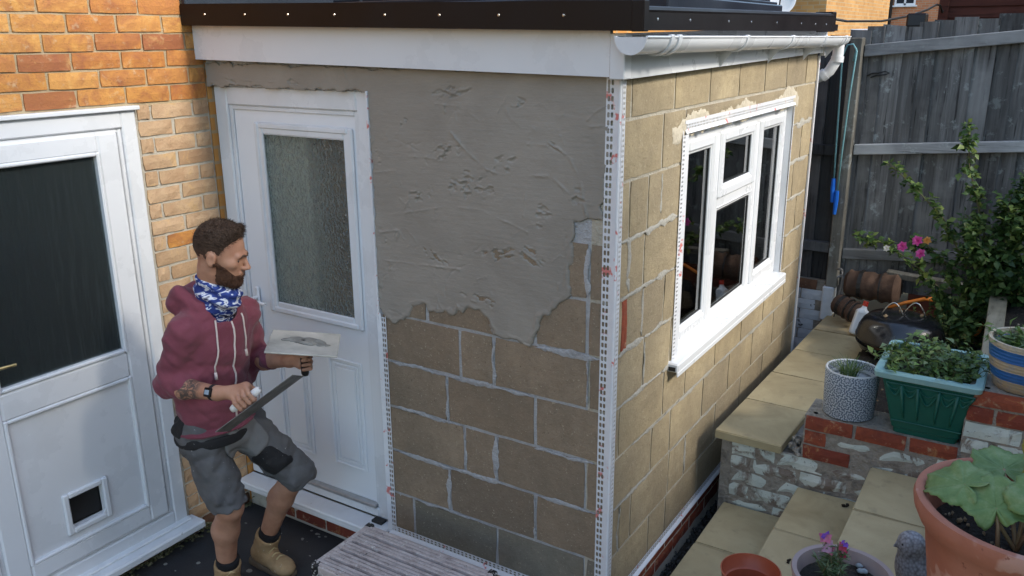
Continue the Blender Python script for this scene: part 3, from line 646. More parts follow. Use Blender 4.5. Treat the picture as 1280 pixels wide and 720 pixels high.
# leaf with a glazed opening
lf = MB(); y0, y1 = .048, .09
for (a0, a1, b0, b1) in ((-2.05, -1.868, -1.03, .868), (-1.332, -1.276, -1.03, .868), (-1.868, -1.332, .768, .868), (-1.868, -1.332, -1.03, -.085)): lf.box((a0, y0, b0), (a1, y1, b1))
lf.box((-1.292, .0475, -1.03), (-1.2745, .089, .868))
lfo = lf.build('door_leaf', M['door_white'], fdo)
q = MB(); q.frame(fx, -1.912, -1.290, -.130, .808, .030, -.0475, -.030, b=.007); q.frame(fx, -1.890, -1.312, -.108, .786, .034, -.046, -.036, b=.006)
q.build('glazing_surround', M['pvc'], fdo)
q = MB(); q.box((-1.862, .052, -.08), (-1.338, .062, .76)); q.build('door_glass', M['obscure'], fdo)
for a0, a1, b0, b1 in ((-1.900, -1.680, -.88, -.30), (-1.545, -1.325, -.88, -.30)):
    q = MB(); q.frame(fx, a0, a1, b0, b1, .016, -.0475, -.040, b=.005); q.frame(fx, a0+.028, a1-.028, b0+.028, b1-.028, .012, -.0475, -.043, b=.004)
    q.box((a0+.045, .041, b0+.045), (a1-.045, .0475, b1-.045), .005); q.build('moulded_panel', M['door_white'], fdo)
q = MB(); q.box((-2.015, .030, -.28), (-1.985, .0475, -.02), .006); q.tube([(-2.0, .035, -.075), (-2.0, -.012, -.075), (-1.99, -.02, -.076), (-1.885, -.02, -.08)], [.010, .010, .0095, .008], 10); q.build('handle', M['pvc'], fdo, auto=40)
q = MB(); q.box((-2.003, .0285, -.225), (-1.994, .031, -.20)); q.build('keyhole', M['screw'], fdo)
q = MB(); q.box((-2.06, .012, -1.048), (-1.262, .048, -1.028), .004); q.build('threshold_bar', M['alu'], fdo)
q = MB(); q.box((-2.163, -.085, -1.128), (-1.158, .03, -1.102), .006); q.box((-2.163, -.0865, -1.14), (-1.158, -.078, -1.12), .003); q.build('door_sill', M['pvc_dirty'], fdo)
q = MB(); q.box((-1.262, -.02, -1.1005), (-1.2, .02, -1.088)); q.build('rubber_stop', M['seal'], fdo)
# ------------------------------------------------ roof edge
zs = lambda x: -.019*x
def slant(mb, x0, x1, y0, y1, z0, z1):
    V = [(x, y, z+zs(x)) for x in (x0, x1) for y in (y0, y1) for z in (z0, z1)]
    mb.add(V, [[0, 1, 3, 2], [4, 6, 7, 5], [0, 4, 5, 1], [2, 3, 7, 6], [0, 2, 6, 4], [1, 5, 7, 3]])
q = MB(); slant(q, HX, -.017, -.052, -.03, 1.052, 1.205); q.build('fascia', M['pvc'], ext)
q = MB(); q.box((-.015, -.058, 1.045), (.042, -.002, 1.196), .003); q.build('fascia_corner', M['pvc'], ext)
q = MB(); V = [(x, y, z+.012*y) for x in (.012, .034) for y in (-.002, 2.85) for z in (1.045, 1.196)]; q.add(V, [[0, 1, 3, 2], [4, 6, 7, 5], [0, 4, 5, 1], [2, 3, 7, 6], [0, 2, 6, 4], [1, 5, 7, 3]]); q.build('side_fascia', M['pvc'], ext)
q = MB(); q.box((.010, 2.85, 1.06), (.038, 2.885, 1.225), .002); q.build('fascia_end', M['pvc'], ext)
q = MB(); slant(q, HX, .10, -.095, 2.86, 1.208, 1.245); q.build('roof', M['black_trim'], ext)
q = MB(); slant(q, HX, .124, -.108, -.096, 1.204, 1.292); slant(q, HX, .12, -.105, -.05, 1.288, 1.298); q.box((.085, -.112, 1.200), (.130, -.07, 1.298), .003); q.build('front_roof_trim', M['black_trim'], ext)
q = MB(); V = [(x, y, (1.204 if z == 0 else 1.266+.008*y)) for x in (.108, .122) for y in (-.07, 2.655) for z in (0, 1)]; q.add(V, [[0, 1, 3, 2], [4, 6, 7, 5], [0, 4, 5, 1], [2, 3, 7, 6], [0, 2, 6, 4], [1, 5, 7, 3]])
q.tube([(.112, -.07, 1.268), (.112, 2.66, 1.29)], .013, 8); q.box((.02, 2.60, 1.20), (.124, 2.68, 1.312), .004); q.build('side_roof_trim', M['black_trim'], ext)
for x in np.arange(-2.0, .1, .262):
    q = MB(); q.lathe([(.0055, 0), (.0045, .002), (0, .0028)], (x, -.108, 1.252+zs(x)), 8, axis=(0, -1, 0)); q.build('screw', M['screw'], ext)
for y in (.02, .32, .75, 1.05, 1.45, 1.9, 2.2, 2.45):
    q = MB(); q.lathe([(.0055, 0), (.0045, .002), (0, .0028)], (.122, y, 1.24), 8, axis=(1, 0, 0)); q.build('screw', M['screw'], ext)
# roof upstand against the house and roof light
q = MB(); q.box((HX+.002, -.10, 1.25), (HX+.03, 2.86, 1.52), .004); q.build('roof_upstand', M['navy_panel'], ext)
q = MB(); q.box((-2.02, .62, 1.235), (-.09, 2.3, 1.345), .006); q.box((-2.0, .66, 1.3455), (-.11, 2.26, 1.36), .003); lan = q.build('roof_light', M['navy_panel'], ext)
for a, b_ in ((-1.98, -1.80), (-1.78, -.9), (-.88, -.14)):
    q = MB(); q.box((a, .70, 1.361), (b_, 2.22, 1.372)); q.build('roof_pane', M['navy_panel'], lan)
# gutter
gut = MB(); n = 14; y0, y1 = -.125, 3.03; gr, gc, gzc = .056, .092, 1.183
def gz_(y): return gzc-.004*y
prof = [(math.cos(math.pi+math.pi*i/n), math.sin(math.pi+math.pi*i/n)) for i in range(n+1)]
V = []; 
for y in (y0, y1):
    for rr_ in (gr, gr-.003):
        V += [(gc+rr_*a, y, gz_(y)+rr_*b_) for a, b_ in prof]
m = n+1; F = []
for i in range(n): F += [[i, i+1, 2*m+i+1, 2*m+i], [m+i, 3*m+i, 3*m+i+1, m+i+1]]
F += [[0, 2*m, 3*m, m], [n, m+n, 3*m+n, 2*m+n]]
gut.add(V, F)
gut.add([(gc+gr*1.02*a, y0-.002, gz_(y0)+gr*1.02*b_) for a, b_ in prof]+[(gc+gr*1.02*a, y0+.004, gz_(y0)+gr*1.02*b_) for a, b_ in prof], [list(range(m)), [m+i for i in range(m)][::-1]]+[[i, m+i, m+i+1, i+1] for i in range(n)]+[[0, n, m+n, m]])
gut.tube([(gc+gr, y0, gz_(y0)), (gc+gr, y1, gz_(y1))], .0045, 6); gut.tube([(gc-gr, y0, gz_(y0)), (gc-gr, y1, gz_(y1))], .0045, 6)
go = gut.build('gutter', M['pvc'], ext, auto=40)
def strap(y, wdt, rr_):
    q = MB(); V = []
    for yy in (y-wdt/2, y+wdt/2):
        V += [(gc+rr_*a, yy, gz_(y)+rr_*b_) for a, b_ in prof]+[(gc+(gr+.0005)*a, yy, gz_(y)+(gr+.0005)*b_) for a, b_ in prof]
    F = []
    for i in range(n): F += [[i, 2*m+i, 2*m+i+1, i+1], [i, i+1, m+i+1, m+i], [2*m+i, 3*m+i, 3*m+i+1, 2*m+i+1]]
    F += [[0, m, 3*m, 2*m], [n, 2*m+n, 3*m+n, m+n]]
    q.add(V, F); q.box((gc+gr-.008, y-wdt/2, gz_(y)-.003), (gc+gr+.007, y+wdt/2, gz_(y)+.008), .002)
    return q
for y in (.085, .155): strap(y, .03, gr+.007).build('gutter_bracket', M['pvc'], go, auto=50)
for y in (.93, 1.66, 2.36, 2.90):
    q = strap(y, .028, gr+.006); q.prism([(0, 0), (.055, -.02), (0, -.085)], lambda u, v, t, y=y: (.033+u, y-.006+.012*t, gz_(y)-.04+v)); q.build('gutter_bracket', M['pvc'], go, auto=50)
q = MB(); q.tube([(gc, 2.975, 1.15), (gc, 2.975, 1.07), (gc-.004, 2.975, 1.035), (gc-.04, 2.97, .965), (gc-.075, 2.965, .935), (gc-.11, 2.96, .922), (gc-.2, 2.955, .91)], .034, 16); q.tube([(gc, 2.975, 1.055), (gc-.002, 2.975, 1.02)], .039, 16); q.tube([(gc, 2.975, 1.16), (gc, 2.975, 1.13)], .040, 16); q.tube([(gc-.06, 2.967, .95), (gc-.085, 2.964, .93)], .038, 16)
q.build('downpipe', M['pvc'], ext, auto=40)
# ================================================================== paving, steps and planting beds
tr = MB(); tr.box((.0, -5, -1.42), (.17, 3.4, -1.325)); struct(tr.build('trench', M['soil']))
V = []; F = []; nst = 2600
ico = [(0, 0, 1), (.9, 0, .1), (.28, .85, .15), (-.72, .53, .1), (-.72, -.53, .05), (.28, -.85, .1), (0, 0, -.7)]
icf = [(0, 1, 2), (0, 2, 3), (0, 3, 4), (0, 4, 5), (0, 5, 1), (6, 2, 1), (6, 3, 2), (6, 4, 3), (6, 5, 4), (6, 1, 5)]
for i in range(nst):
    c = np.array([rng.uniform(.004, .155), rng.uniform(-.3, 3.2), -1.318+abs(rng.normal(0, .010))]); s_ = rng.uniform(.004, .013)
    q = np.array(Euler(rng.uniform(0, 6, 3)).to_matrix()); k = len(V)
    V += [tuple(q@(np.array(a)*s_*rng.uniform(.7, 1.2, 3))+c) for a in ico]; F += [tuple(k+j for j in f) for f in icf]
tag(obj('gravel', fast_mesh('gravel', np.array(V), np.array(F)), M['stone']), 'dark loose gravel filling the trench beside the block wall', 'gravel', kind='stuff')
def slab_mesh(L, Wd, th, seed):
    bm = bmesh.new(); bmesh.ops.create_cube(bm, size=1)
    for v in bm.verts: v.co = Vector((v.co.x*L, v.co.y*Wd, v.co.z*th))
    bmesh.ops.bevel(bm, geom=bm.edges[:], offset=.004, segments=2, affect='EDGES')
    r = random.Random(seed)
    for v in bm.verts: v.co += Vector((r.gauss(0, .0012), r.gauss(0, .0012), r.gauss(0, .0006)))
    me = bpy.data.meshes.new('slab'); bm.to_mesh(me); bm.free(); return me
def slab(parent, x0, x1, y0, y1, zt, th=.045, rz=0):
    me = slab_mesh(x1-x0, y1-y0, th, random.randrange(9999)); me.materials.append(M['slab'])
    o = bpy.data.objects.new('slab', me); o.location = ((x0+x1)/2, (y0+y1)/2, zt-th/2); o.rotation_euler = (random.gauss(0, .003), random.gauss(0, .003), rz+random.gauss(0, .002))
    return link(o, parent)
st = MB(); st.box((.175, -3.2, -1.42), (.53, 1.058, -1.137)); st.box((.53, -3.2, -1.42), (.85, 1.058, -.947)); st.box((.85, -3.2, -1.42), (1.22, 1.058, -.752)); st.box((1.22, -4.5, -1.42), (6, 1.058, -.557))
steps = struct(st.build('steps', M['old_mortar']))
edges = [1.056, .635, .19, -.26, -.71, -1.16, -1.61]
for x0, x1, zt in ((.155, .545, -1.09), (.507, .865, -.90), (.818, 1.235, -.705), (1.20, 1.65, -.51), (1.655, 2.1, -.51)):
    for b_, a in zip(edges[:-1], edges[1:]): slab(steps, x0, x1, a+.003, b_-.003, zt)
lnd = MB(); lnd.box((2.105, -4.5, -.557), (6, 1.05, -.515)); lnd.box((1.22, -4.5, -.557), (2.105, -1.62, -.516)); struct(lnd.build('upper_terrace', M['slab']))
# retaining wall behind the steps
rw = thing('retaining_wall', 'low retaining wall of red brick over flaking white painted brick', 'wall', (.7, 1.15, -1.3))
c = MB(); c.box((.172, 1.066, -1.40), (.505, 1.28, -.747)); c.box((.505, 1.066, -1.40), (1.155, 1.28, -.524)); c.box((1.155, 1.070, -1.40), (2.6, 1.28, -.245)); core = c.build('core', M['old_mortar'], rw)
for r_ in range(8):
    zc = -.745-.0375-.0755*r_
    for i, x in enumerate(np.arange(.17-.112*(r_ % 2), 1.75, .225)):
        a, b_ = max(x, .17), min(x+.215, 1.75)
        if b_-a < .04: continue
        put_brick(core, M['flake'], ((a+b_)/2, 1.060+random.gauss(0, .003), zc), b_-a-.002, .067, .05, wear=.007)
for r_ in range(3):
    zc = -.522-.0365-.0755*r_
    for i, x in enumerate(np.arange(.508-.112*(r_ % 2), 1.155, .225)):
        a, b_ = max(x, .508), min(x+.215, 1.152)
        if b_-a < .05: continue
        flk = (r_ > 0 and .63 < (a+b_)/2)
        put_brick(core, M['flake'] if flk else M['brick_red'], ((a+b_)/2, 1.058+random.gauss(0, .002)+(.006 if flk else 0), zc), b_-a-.004, .066, .05, wear=.004)
for r_ in range(4):
    zc = -.243-.0365-.0755*r_
    for i, x in enumerate(np.arange(1.158-.112*(r_ % 2), 2.2, .225)):
        a, b_ = max(x, 1.158), x+.215
        put_brick(core, M['brick_red'] if r_ < 2 else M['flake'], ((a+b_)/2, 1.060+random.gauss(0, .002)+(.004 if r_ > 1 else 0), zc), b_-a-.002, .066, .05, wear=.004)
def rubble(mb, c, s_):
    q = np.array(Euler(rng.uniform(0, 6, 3)).to_matrix()); mb.add([tuple(q@(np.array(a)*s_*rng.uniform(.6, 1.2, 3))+np.array(c)) for a in ico], icf)
rb = MB()
for i in range(36): rubble(rb, (rng.uniform(.44, .505), rng.uniform(1.07, 1.2), -.742+rng.uniform(0, .03)), rng.uniform(.008, .022))
for i in range(40): rubble(rb, (rng.uniform(.51, 1.15), rng.uniform(1.09, 1.27), -.524+rng.uniform(-.002, .003)), rng.uniform(.006, .014))
tag(rb.build('mortar_rubble', M['old_mortar'], rw), kind='stuff')
for x in (.545, 1.22, 1.30, 1.38):      # frogs / holes in the top bricks
    q = MB(); q.lathe([(0, 0), (.011, 0)], (x, 1.105, -.5225 if x < 1 else -.2435), 12); q.build('brick_hole', M['seal'], rw, recalc=False)
for nm, cc, sz, lb in (('fallen_leaf', (.735, .985, -.893), .014, 'curled dark dead leaf on the middle stone step'), ('fallen_leaf', (.64, .42, -.895), .012, 'small crumpled leaf beside the mauve pot on the step')):
    q = MB()
    for i in range(5): rubble(q, (cc[0]+rng.normal(0, .009), cc[1]+rng.normal(0, .007), cc[2]), sz*rng.uniform(.5, 1))
    tag(q.build(nm, M['soil']), lb, 'leaf')
# slab path along the extension
pth = MB(); pth.add([(.115, 1.08, -1.40), (.505, 1.08, -1.40), (.505, 3.30, -1.40), (.165, 3.30, -1.40), (.115, 1.08, -.747), (.505, 1.08, -.747), (.505, 3.30, -.747), (.165, 3.30, -.747)], [[0, 3, 2, 1], [4, 5, 6, 7], [0, 1, 5, 4], [1, 2, 6, 5], [2, 3, 7, 6], [3, 0, 4, 7]])
path = struct(pth.build('terrace_path', M['old_mortar']))
ys = [1.035, 1.495, 1.94, 2.385, 2.83, 3.27]
for i, (a, b_) in enumerate(zip(ys[:-1], ys[1:])):
    xl = .088+.029*((a+b_)/2-1.08); slab(path, xl, (.425 if i == 0 else .507)+.01*i, a+.003, b_-.003, -.70, .045, -.029)
# soil beds
def bed(name, x0, x1, y0, y1, z, amp, seed):
    n, m = int((x1-x0)/.03), int((y1-y0)/.03); A, B = np.meshgrid(np.linspace(x0, x1, n), np.linspace(y0, y1, m), indexing='ij')
    Zz = z+amp*fbm(A*7, B*7, s=seed, o=4); ii = np.arange(A.size).reshape(A.shape)
    F = np.stack([ii[:-1, :-1], ii[1:, :-1], ii[1:, 1:], ii[:-1, 1:]], -1).reshape(-1, 4)
    return struct(obj(name, fast_mesh(name, np.stack([A.ravel(), B.ravel(), Zz.ravel()], 1), F, True), M['soil']))
bed('soil_bed', .50, 1.2, 1.27, 3.36, -.665, .03, 3); bed('raised_soil_bed', 1.15, 5.8, 1.27, 3.36, -.335, .025, 5)
M['debris'] = pm('dry_leaf_litter', [(.16, .09, .04), (.36, .25, .14), (.5, .45, .36)], 9, .9, rnd=.2)
dv = MB()
for i in range(170):
    hi = i % 3 == 0; x, y = (rng.uniform(1.26, 2.2), rng.uniform(1.4, 3.2)) if hi else (rng.uniform(.55, 1.1), rng.uniform(1.35, 3.2)); rubble(dv, (x, y, (-.32 if hi else -.65)+.008), rng.uniform(.006, .02))
tag(dv.build('leaf_litter', M['debris']), 'pale leaf litter and stones scattered on the dark soil', 'litter', kind='stuff')
q = MB(); q.add([(1.172, 1.29, -.50), (1.252, 1.29, -.50), (1.206, 3.27, -.50), (1.112, 3.27, -.50), (1.172, 1.29, -.28), (1.252, 1.29, -.28), (1.206, 3.27, -.28), (1.112, 3.27, -.28)], [[0, 3, 2, 1], [4, 5, 6, 7], [0, 1, 5, 4], [1, 2, 6, 5], [2, 3, 7, 6], [3, 0, 4, 7]])
o = q.build('sleeper', M['sleeper_wood']); tag(o, 'weathered timber sleeper edging the raised soil bed', 'sleeper')
bv = o.modifiers.new('b', 'BEVEL'); bv.width = .006; bv.segments = 2
q = MB(); q.box((1.26, 3.262, -.42), (3.2, 3.298, -.26), .005); tag(q.build('edging_board', M['sleeper_wood']), 'long timber board between raised bed and fence foot', 'board')
# ================================================================== fence
fen = thing('fence', 'tall weathered grey vertical board fence with three rails', 'fence', (1, 3.3, -.7))
x = -.78; i = 0
while x < 3.6:
    wd_ = random.uniform(.10, .145); top_ = 1.20+.10*x+random.gauss(0, .012)
    if x < .1: top_ = 1.18+random.gauss(0, .01)
    bot_ = -.60 if x < .1 else -.52+.04*x
    q = MB(); tl = random.gauss(0, .006)
    V = [(x+tl, 3.300, bot_), (x+wd_+tl, 3.286-random.uniform(0, .004), bot_), (x+wd_-tl, 3.286-random.uniform(0, .004), top_), (x-tl, 3.300, top_-random.gauss(0, .006))]
    so_ = random.choice([0, 0, .007, -.004, .011]); V = [(a, b_+so_, c_) for a, b_, c_ in V]; V += [(a, b_+.014, c_) for a, b_, c_ in V]
    q.add(V, [[0, 1, 2, 3], [7, 6, 5, 4], [0, 4, 5, 1], [1, 5, 6, 2], [2, 6, 7, 3], [3, 7, 4, 0]])
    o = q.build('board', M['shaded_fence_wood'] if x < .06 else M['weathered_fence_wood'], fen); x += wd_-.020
def rail(x0, x1, z0, sl_, hgt, mat, y0=3.245):
    q = MB(); V = [(x_, y, z0+sl_*(x_-x0)+dz) for x_ in (x0, x1) for y in (y0, 3.296) for dz in (0, hgt)]
    q.add(V, [[0, 1, 3, 2], [4, 6, 7, 5], [0, 4, 5, 1], [2, 3, 7, 6], [0, 2, 6, 4], [1, 5, 7, 3]]); o = q.build('rail', mat, fen)
    b_ = o.modifiers.new('b', 'BEVEL'); b_.width = .005; b_.segments = 2
rail(.195, 3.5, 1.045, .098, .075, M['weathered_rail_wood']); rail(.195, 3.5, .415, .082, .068, M['weathered_rail_wood']); rail(.195, 3.5, -.30, .09, .07, M['weathered_rail_wood'])
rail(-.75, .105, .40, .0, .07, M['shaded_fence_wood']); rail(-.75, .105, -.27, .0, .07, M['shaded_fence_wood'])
q = MB(); q.box((.115, 3.195, -.50), (.190, 3.285, 1.165), .006); q.build('post', M['post_wood'], fen)
q = MB(); q.box((.100, 3.185, -.74), (.178, 3.29, -.497), .008); q.build('painted_post_foot', M['whitewash'], fen)
q = MB(); q.box((1.98, 3.205, -.50), (2.055, 3.29, 1.36), .006); q.build('post', M['post_wood'], fen)
lw = thing('low_wall', 'low white painted brick wall under the dark fence panel', 'wall', (-.2, 3.3, -1.3))
q = MB(); q.box((-2.2, 3.262, -1.42), (.10, 3.36, -.475)); lc = q.build('core', M['old_mortar'], lw)
for r_ in range(8):
    for x in np.arange(-.62-.11*(r_ % 2), .06, .225):
        b_ = min(x+.217, .098); 
        if b_-x > .05: put_brick(lc, M['whitewash'] if r_ > 0 else M['brick_brown'], ((x+b_)/2, 3.255, -.477-.0365-.075*r_), b_-x, .071, .05, wear=.004)
# clothes line
M['teal'] = pm('teal_cord', [(.10, .24, .27), (.18, .36, .38)], 60, .6, rnd=0); M['blue_clip'] = pm('bright_blue_plastic', [(.01, .10, .50), (.02, .16, .62)], 20, .35, rnd=.1)
cl = thing('clothes_line', 'teal clothes line with blue ends hanging on the fence post', 'clothes line', (.12, 3.17, .05))
q = MB(); q.tube([(.145, 3.19, 1.02), (.16, 3.175, 1.09), (.14, 3.165, 1.125), (.105, 3.165, 1.12), (.08, 3.168, 1.05), (.09, 3.17, .75), (.10, 3.172, .40), (.108, 3.172, .20)], .0055, 7); q.build('cord', M['teal'], cl, smooth=True)
q = MB(); q.tube([(.155, 3.185, 1.10), (.165, 3.17, 1.08), (.150, 3.165, .80), (.140, 3.165, .45), (.135, 3.168, .16)], .0055, 7); q.build('cord', M['teal'], cl, smooth=True)
for a, b_ in (((.104, 3.17, .26), (.108, 3.17, .10)), ((.135, 3.166, .18), (.132, 3.168, .02))): q = MB(); q.tube([a, [.6*a[i]+.4*b_[i] for i in range(3)], b_], [.013, .016, .011], 8); q.build('plastic_end', M['blue_clip'], cl, auto=40)
q = MB(); q.tube([(.22, 3.286, .925), (.25, 3.28, .94), (.29, 3.275, .945), (.33, 3.28, .955), (.355, 3.285, .945), (.33, 3.28, .935), (.28, 3.28, .93), (.245, 3.284, .915)], .0045, 6); tag(q.build('wire_tie', M['seal']), 'small loop of black wire nailed to the fence boards', 'wire')
fl = thing('floodlight', 'small black floodlight on a stem behind the fence top', 'floodlight', (.47, 3.36, 1.1))
q = MB(); q.box((.41, 3.33, 1.225), (.53, 3.39, 1.31), .01); q.build('lamp_head', M['black_trim'], fl); q = MB(); q.tube([(.475, 3.36, 1.10), (.475, 3.36, 1.23)], .012, 8); q.build('stem', M['black_trim'], fl)
q = MB(); q.box((.422, 3.325, 1.236), (.518, 3.331, 1.299)); q.build('lamp_glass', M['navy_panel'], fl)
# ================================================================== beyond the fence
sh = thing('shed', 'dark red brown timber shed with horizontal boards behind the fence', 'shed', (1.7, 5.6, -1.4))
q = MB(); q.box((.45, 5.02, -1.42), (3.6, 6.6, 2.1)); q.build('frame', M['shed_wood'], sh)
for k in range(18): q = MB(); q.box((.43, 4.985, .62+.085*k), (3.6, 5.018, .62+.085*(k+1)), .0, rot=(R(-8), 0, 0)); q.build('board', M['shed_wood'], sh)
q = MB(); q.box((.40, 4.965, .5), (.47, 5.03, 2.15), .004); q.build('corner_trim', M['shed_wood'], sh)
q = MB(); q.box((.3, 4.8, 2.12), (3.8, 6.8, 2.18)); q.build('roof', M['tile'], sh)
def far_house(name, label, mat, x0, x1, y, z0, z1, wins, depth=7):
    t = thing(name, label, 'house', ((x0+x1)/2, y, z0)); q = MB(); q.box((x0, y, z0), (x1, y+depth, z1)); wl_ = q.build('wall', mat, t)
    q = MB(); q.prism([(-.4, 0), (depth+.4, 0), (depth/2, 2.2)], lambda u, v, tt: (x0-.2+(x1-x0+.4)*tt, y+u, z1+v)); q.build('roof', M['tile'], t)
    for (a, b_, c0, c1, nl) in wins:
        q = MB(); q.frame(lambda p, r_, d_: (p, y-d_, r_), a, b_, c0, c1, .06, -.02, .03, b=0)
        for k in range(1, nl): xm = a+(b_-a)*k/nl; q.box((xm-.03, y-.03, c0), (xm+.03, y+.02, c1))
        q.box((a-.06, y-.08, c0-.05), (b_+.06, y-.001, c0-.001)); wo = q.build('window', M['pvc'], t)
        q = MB(); q.box((a+.05, y-.012, c0+.05), (b_-.05, y-.004, c1-.05)); q.build('pane', M['navy_panel'], wo)
    return t
hb = far_house('far_house', 'buff brick house seen over the flat roof', M['far_buff'], -13, -2.72, 15, -1.6, 4.2, ((-11, -9.6, 1.9, 3.1, 2), (-7.6, -6.2, 1.95, 3.1, 2)))
hr = far_house('far_house', 'orange brick house beyond the fence with white windows and drainpipe', M['far_red'], -7.5, 7, 30, -1.6, 5.2, ((-4.85, -4.02, 2.1, 3.2, 2), (-3.86, -3.2, 2.1, 3.2, 2), (-1.2, .1, 2.1, 3.2, 2), (2, 3.4, 2.1, 3.2, 2)))
q = MB(); q.tube([(-3.95, 29.93, -1.6), (-3.95, 29.93, 5.2)], .05, 8); q.build('drainpipe', M['black_trim'], hr)
M['dish'] = pm('grey_dish_metal', [(.42, .43, .45), (.52, .53, .55)], 5, .5, rnd=.1)
def dish(c, rad, face, label, par_group=None):
    t = thing('satellite_dish', label, 'satellite dish', c, par_group); f_ = Vector(face).normalized(); c = Vector(c)
    q = MB(); q.lathe([(0, 0), (rad*.4, .012), (rad*.75, .045), (rad, .09), (rad*1.02, .088), (rad*.75, .03), (0, -.015)], c, 24, axis=f_); q.build('reflector', M['dish'], t, smooth=True)
    q = MB(); q.tube([c+Vector((0, 0, -rad*.9)), c+f_*.25+Vector((0, 0, -rad*.75)), c+f_*.42+Vector((0, 0, -.05))], .014, 6); q.tube([c+f_*.40+Vector((0, 0, -.06)), c+f_*.46+Vector((0, 0, 0))], .035, 8); q.build('receiver_arm', M['seal'], t)
    q = MB(); q.tube([c-f_*.01, c-f_*.12, Vector((c.x-f_.x*.12, c.y+.34, c.z-.05))], .02, 6); q.build('bracket', M['seal'], t)
dish((-3.55, 14.68, 1.82), .31, (.35, -1, .25), 'large pale satellite dish on the buff brick house')
dish((-5.35, 29.68, 1.62), .30, (.5, -1, .2), 'grey satellite dish on the orange brick house beside the wall corner', ); dish((-4.62, 29.68, 1.80), .30, (-.5, -1, .2), 'grey satellite dish on the orange brick house near the drainpipe')
q = MB(); q.tube([(.10, 2.66, 1.275), (.13, 2.95, 1.262), (.22, 3.6, 1.268), (.31, 4.2, 1.31), (.37, 4.6, 1.36), (.40, 4.82, 1.40), (.415, 4.9, 1.395), (.43, 4.96, 1.345), (.44, 4.985, 1.385)], .008, 6); tag(q.build('cable', M['seal'], None, smooth=True), 'black cable strung from the flat roof edge to the shed', 'cable')
q = MB(); q.box((-.80, 8, .6), (-.38, 8.3, 1.215), .01); q.box((-.84, 7.96, 1.216), (-.34, 8.34, 1.24), .01); tag(q.build('white_cabinet', M['pvc']), 'white painted ledge just visible over the fence top', 'cabinet')
# ================================================================== pots and plants
def leafset(name, P, D, Nn, Ls, Ws, mats, parent=None, fold=.25, droop=.25, slot=None):
    """many small folded leaves: base points P, directions D, normals Nn, lengths Ls, widths Ws"""
    P, D, Nn = (np.asarray(a, float) for a in (P, D, Nn)); n = len(P)
    D /= np.linalg.norm(D, axis=1, keepdims=True)+1e-9; Sd = np.cross(D, Nn); Sd /= np.linalg.norm(Sd, axis=1, keepdims=True)+1e-9; Nn = np.cross(Sd, D)
    L = np.asarray(Ls)[:, None]; Wd = np.asarray(Ws)[:, None]
    b = P; m = P+D*L*.5; l = P+D*L*.42+Sd*Wd*.5+Nn*Wd*fold; r = P+D*L*.42-Sd*Wd*.5+Nn*Wd*fold; t = P+D*L-Nn*L*droop
    V = np.stack([b, m, l, r, t], 1).reshape(-1, 3); k = np.arange(n)[:, None]*5
    F = np.concatenate([k+np.array([0, 3, 1]), k+np.array([0, 1, 2]), k+np.array([1, 3, 4]), k+np.array([1, 4, 2])], 1).reshape(-1, 3)
    me = fast_mesh(name, V, F, False)
    for m_ in mats: me.materials.append(m_)
    if slot is None: slot = rng.integers(0, len(mats), n)
    me.polygons.foreach_set('material_index', np.repeat(slot, 4).astype(np.int32))
    return obj(name, me, None, parent)
def leafmat(name, a, b, rough=.5):
    s = S(name); v = s.coord(); f = s.noise(v, 30, 3, .6); c = s.ramp(f, [(.3, a), (.7, b)])
    s.set(col=c, rough=rough, spec=.35); s.p.inputs['Subsurface Weight'].default_value = 0
    tl = s.n('BsdfTranslucent', {'Color': c}); mx = s.n('MixShader', {0: .28, 1: s.p.outputs[0], 2: tl.outputs[0]}); s.l(mx.outputs[0], s.out.inputs[0])
    return s.m
LM = [leafmat('leaf_dark', (.018, .045, .012), (.035, .075, .02)), leafmat('leaf_mid', (.04, .085, .02), (.075, .13, .035)), leafmat('leaf_light', (.11, .17, .04), (.17, .22, .06)), leafmat('leaf_yellowing', (.26, .21, .05), (.36, .30, .10))]
LG = [leafmat('leaf_grey_green', (.10, .15, .075), (.17, .23, .12)), leafmat('leaf_fresh', (.10, .18, .04), (.16, .26, .07))]
M['stem'] = pm('green_brown_stem', [(.06, .07, .025), (.12, .10, .05)], 20, .7, rnd=.1)
def unit(n): a = rng.normal(0, 1, (n, 3)); return a/np.linalg.norm(a, axis=1, keepdims=True)
M['terracotta'] = pm('terracotta', [(.30, .105, .06), (.37, .14, .085), (.42, .18, .12)], 5, .75, bump=.25, bscale=70, rnd=.05, speck=[(7, .60, (.44, .24, .18)), (55, .66, (.24, .09, .06))])
M['plastic_terracotta'] = pm('terracotta_plastic', [(.29, .065, .03), (.34, .08, .04)], 5, .42, bump=.06, rnd=0)
M['mauve'] = pm('mauve_grey_pot', [(.25, .19, .18), (.33, .26, .245)], 6, .7, bump=.2, rnd=0, speck=[(40, .68, (.42, .37, .35))])
# ---- grey patterned pot
s = S('grey_mandala_print'); c = s.n('TexCoord').outputs['Object']; sp = s.n('SeparateXYZ', {0: c})
an = s.math('ARCTAN2', sp.outputs[1], sp.outputs[0]); u = s.math('MULTIPLY', an, 12/6.28318); v = s.math('MULTIPLY', sp.outputs[2], 1/.0585)
row = s.math('FLOOR', v); u = s.math('ADD', u, s.math('MULTIPLY', row, .5))
fu = s.math('SUBTRACT', s.math('FRACT', u), .5); fv = s.math('SUBTRACT', s.math('FRACT', v), .5)
rad = s.math('SQRT', s.math('ADD', s.math('MULTIPLY', fu, fu), s.math('MULTIPLY', fv, fv))); th = s.math('ARCTAN2', fv, fu)
pet = s.math('SINE', s.math('ADD', s.math('MULTIPLY', th, 8.), 0.)); ring = s.math('SINE', s.math('ADD', s.math('MULTIPLY', rad, 26.), s.math('MULTIPLY', pet, 1.5)))
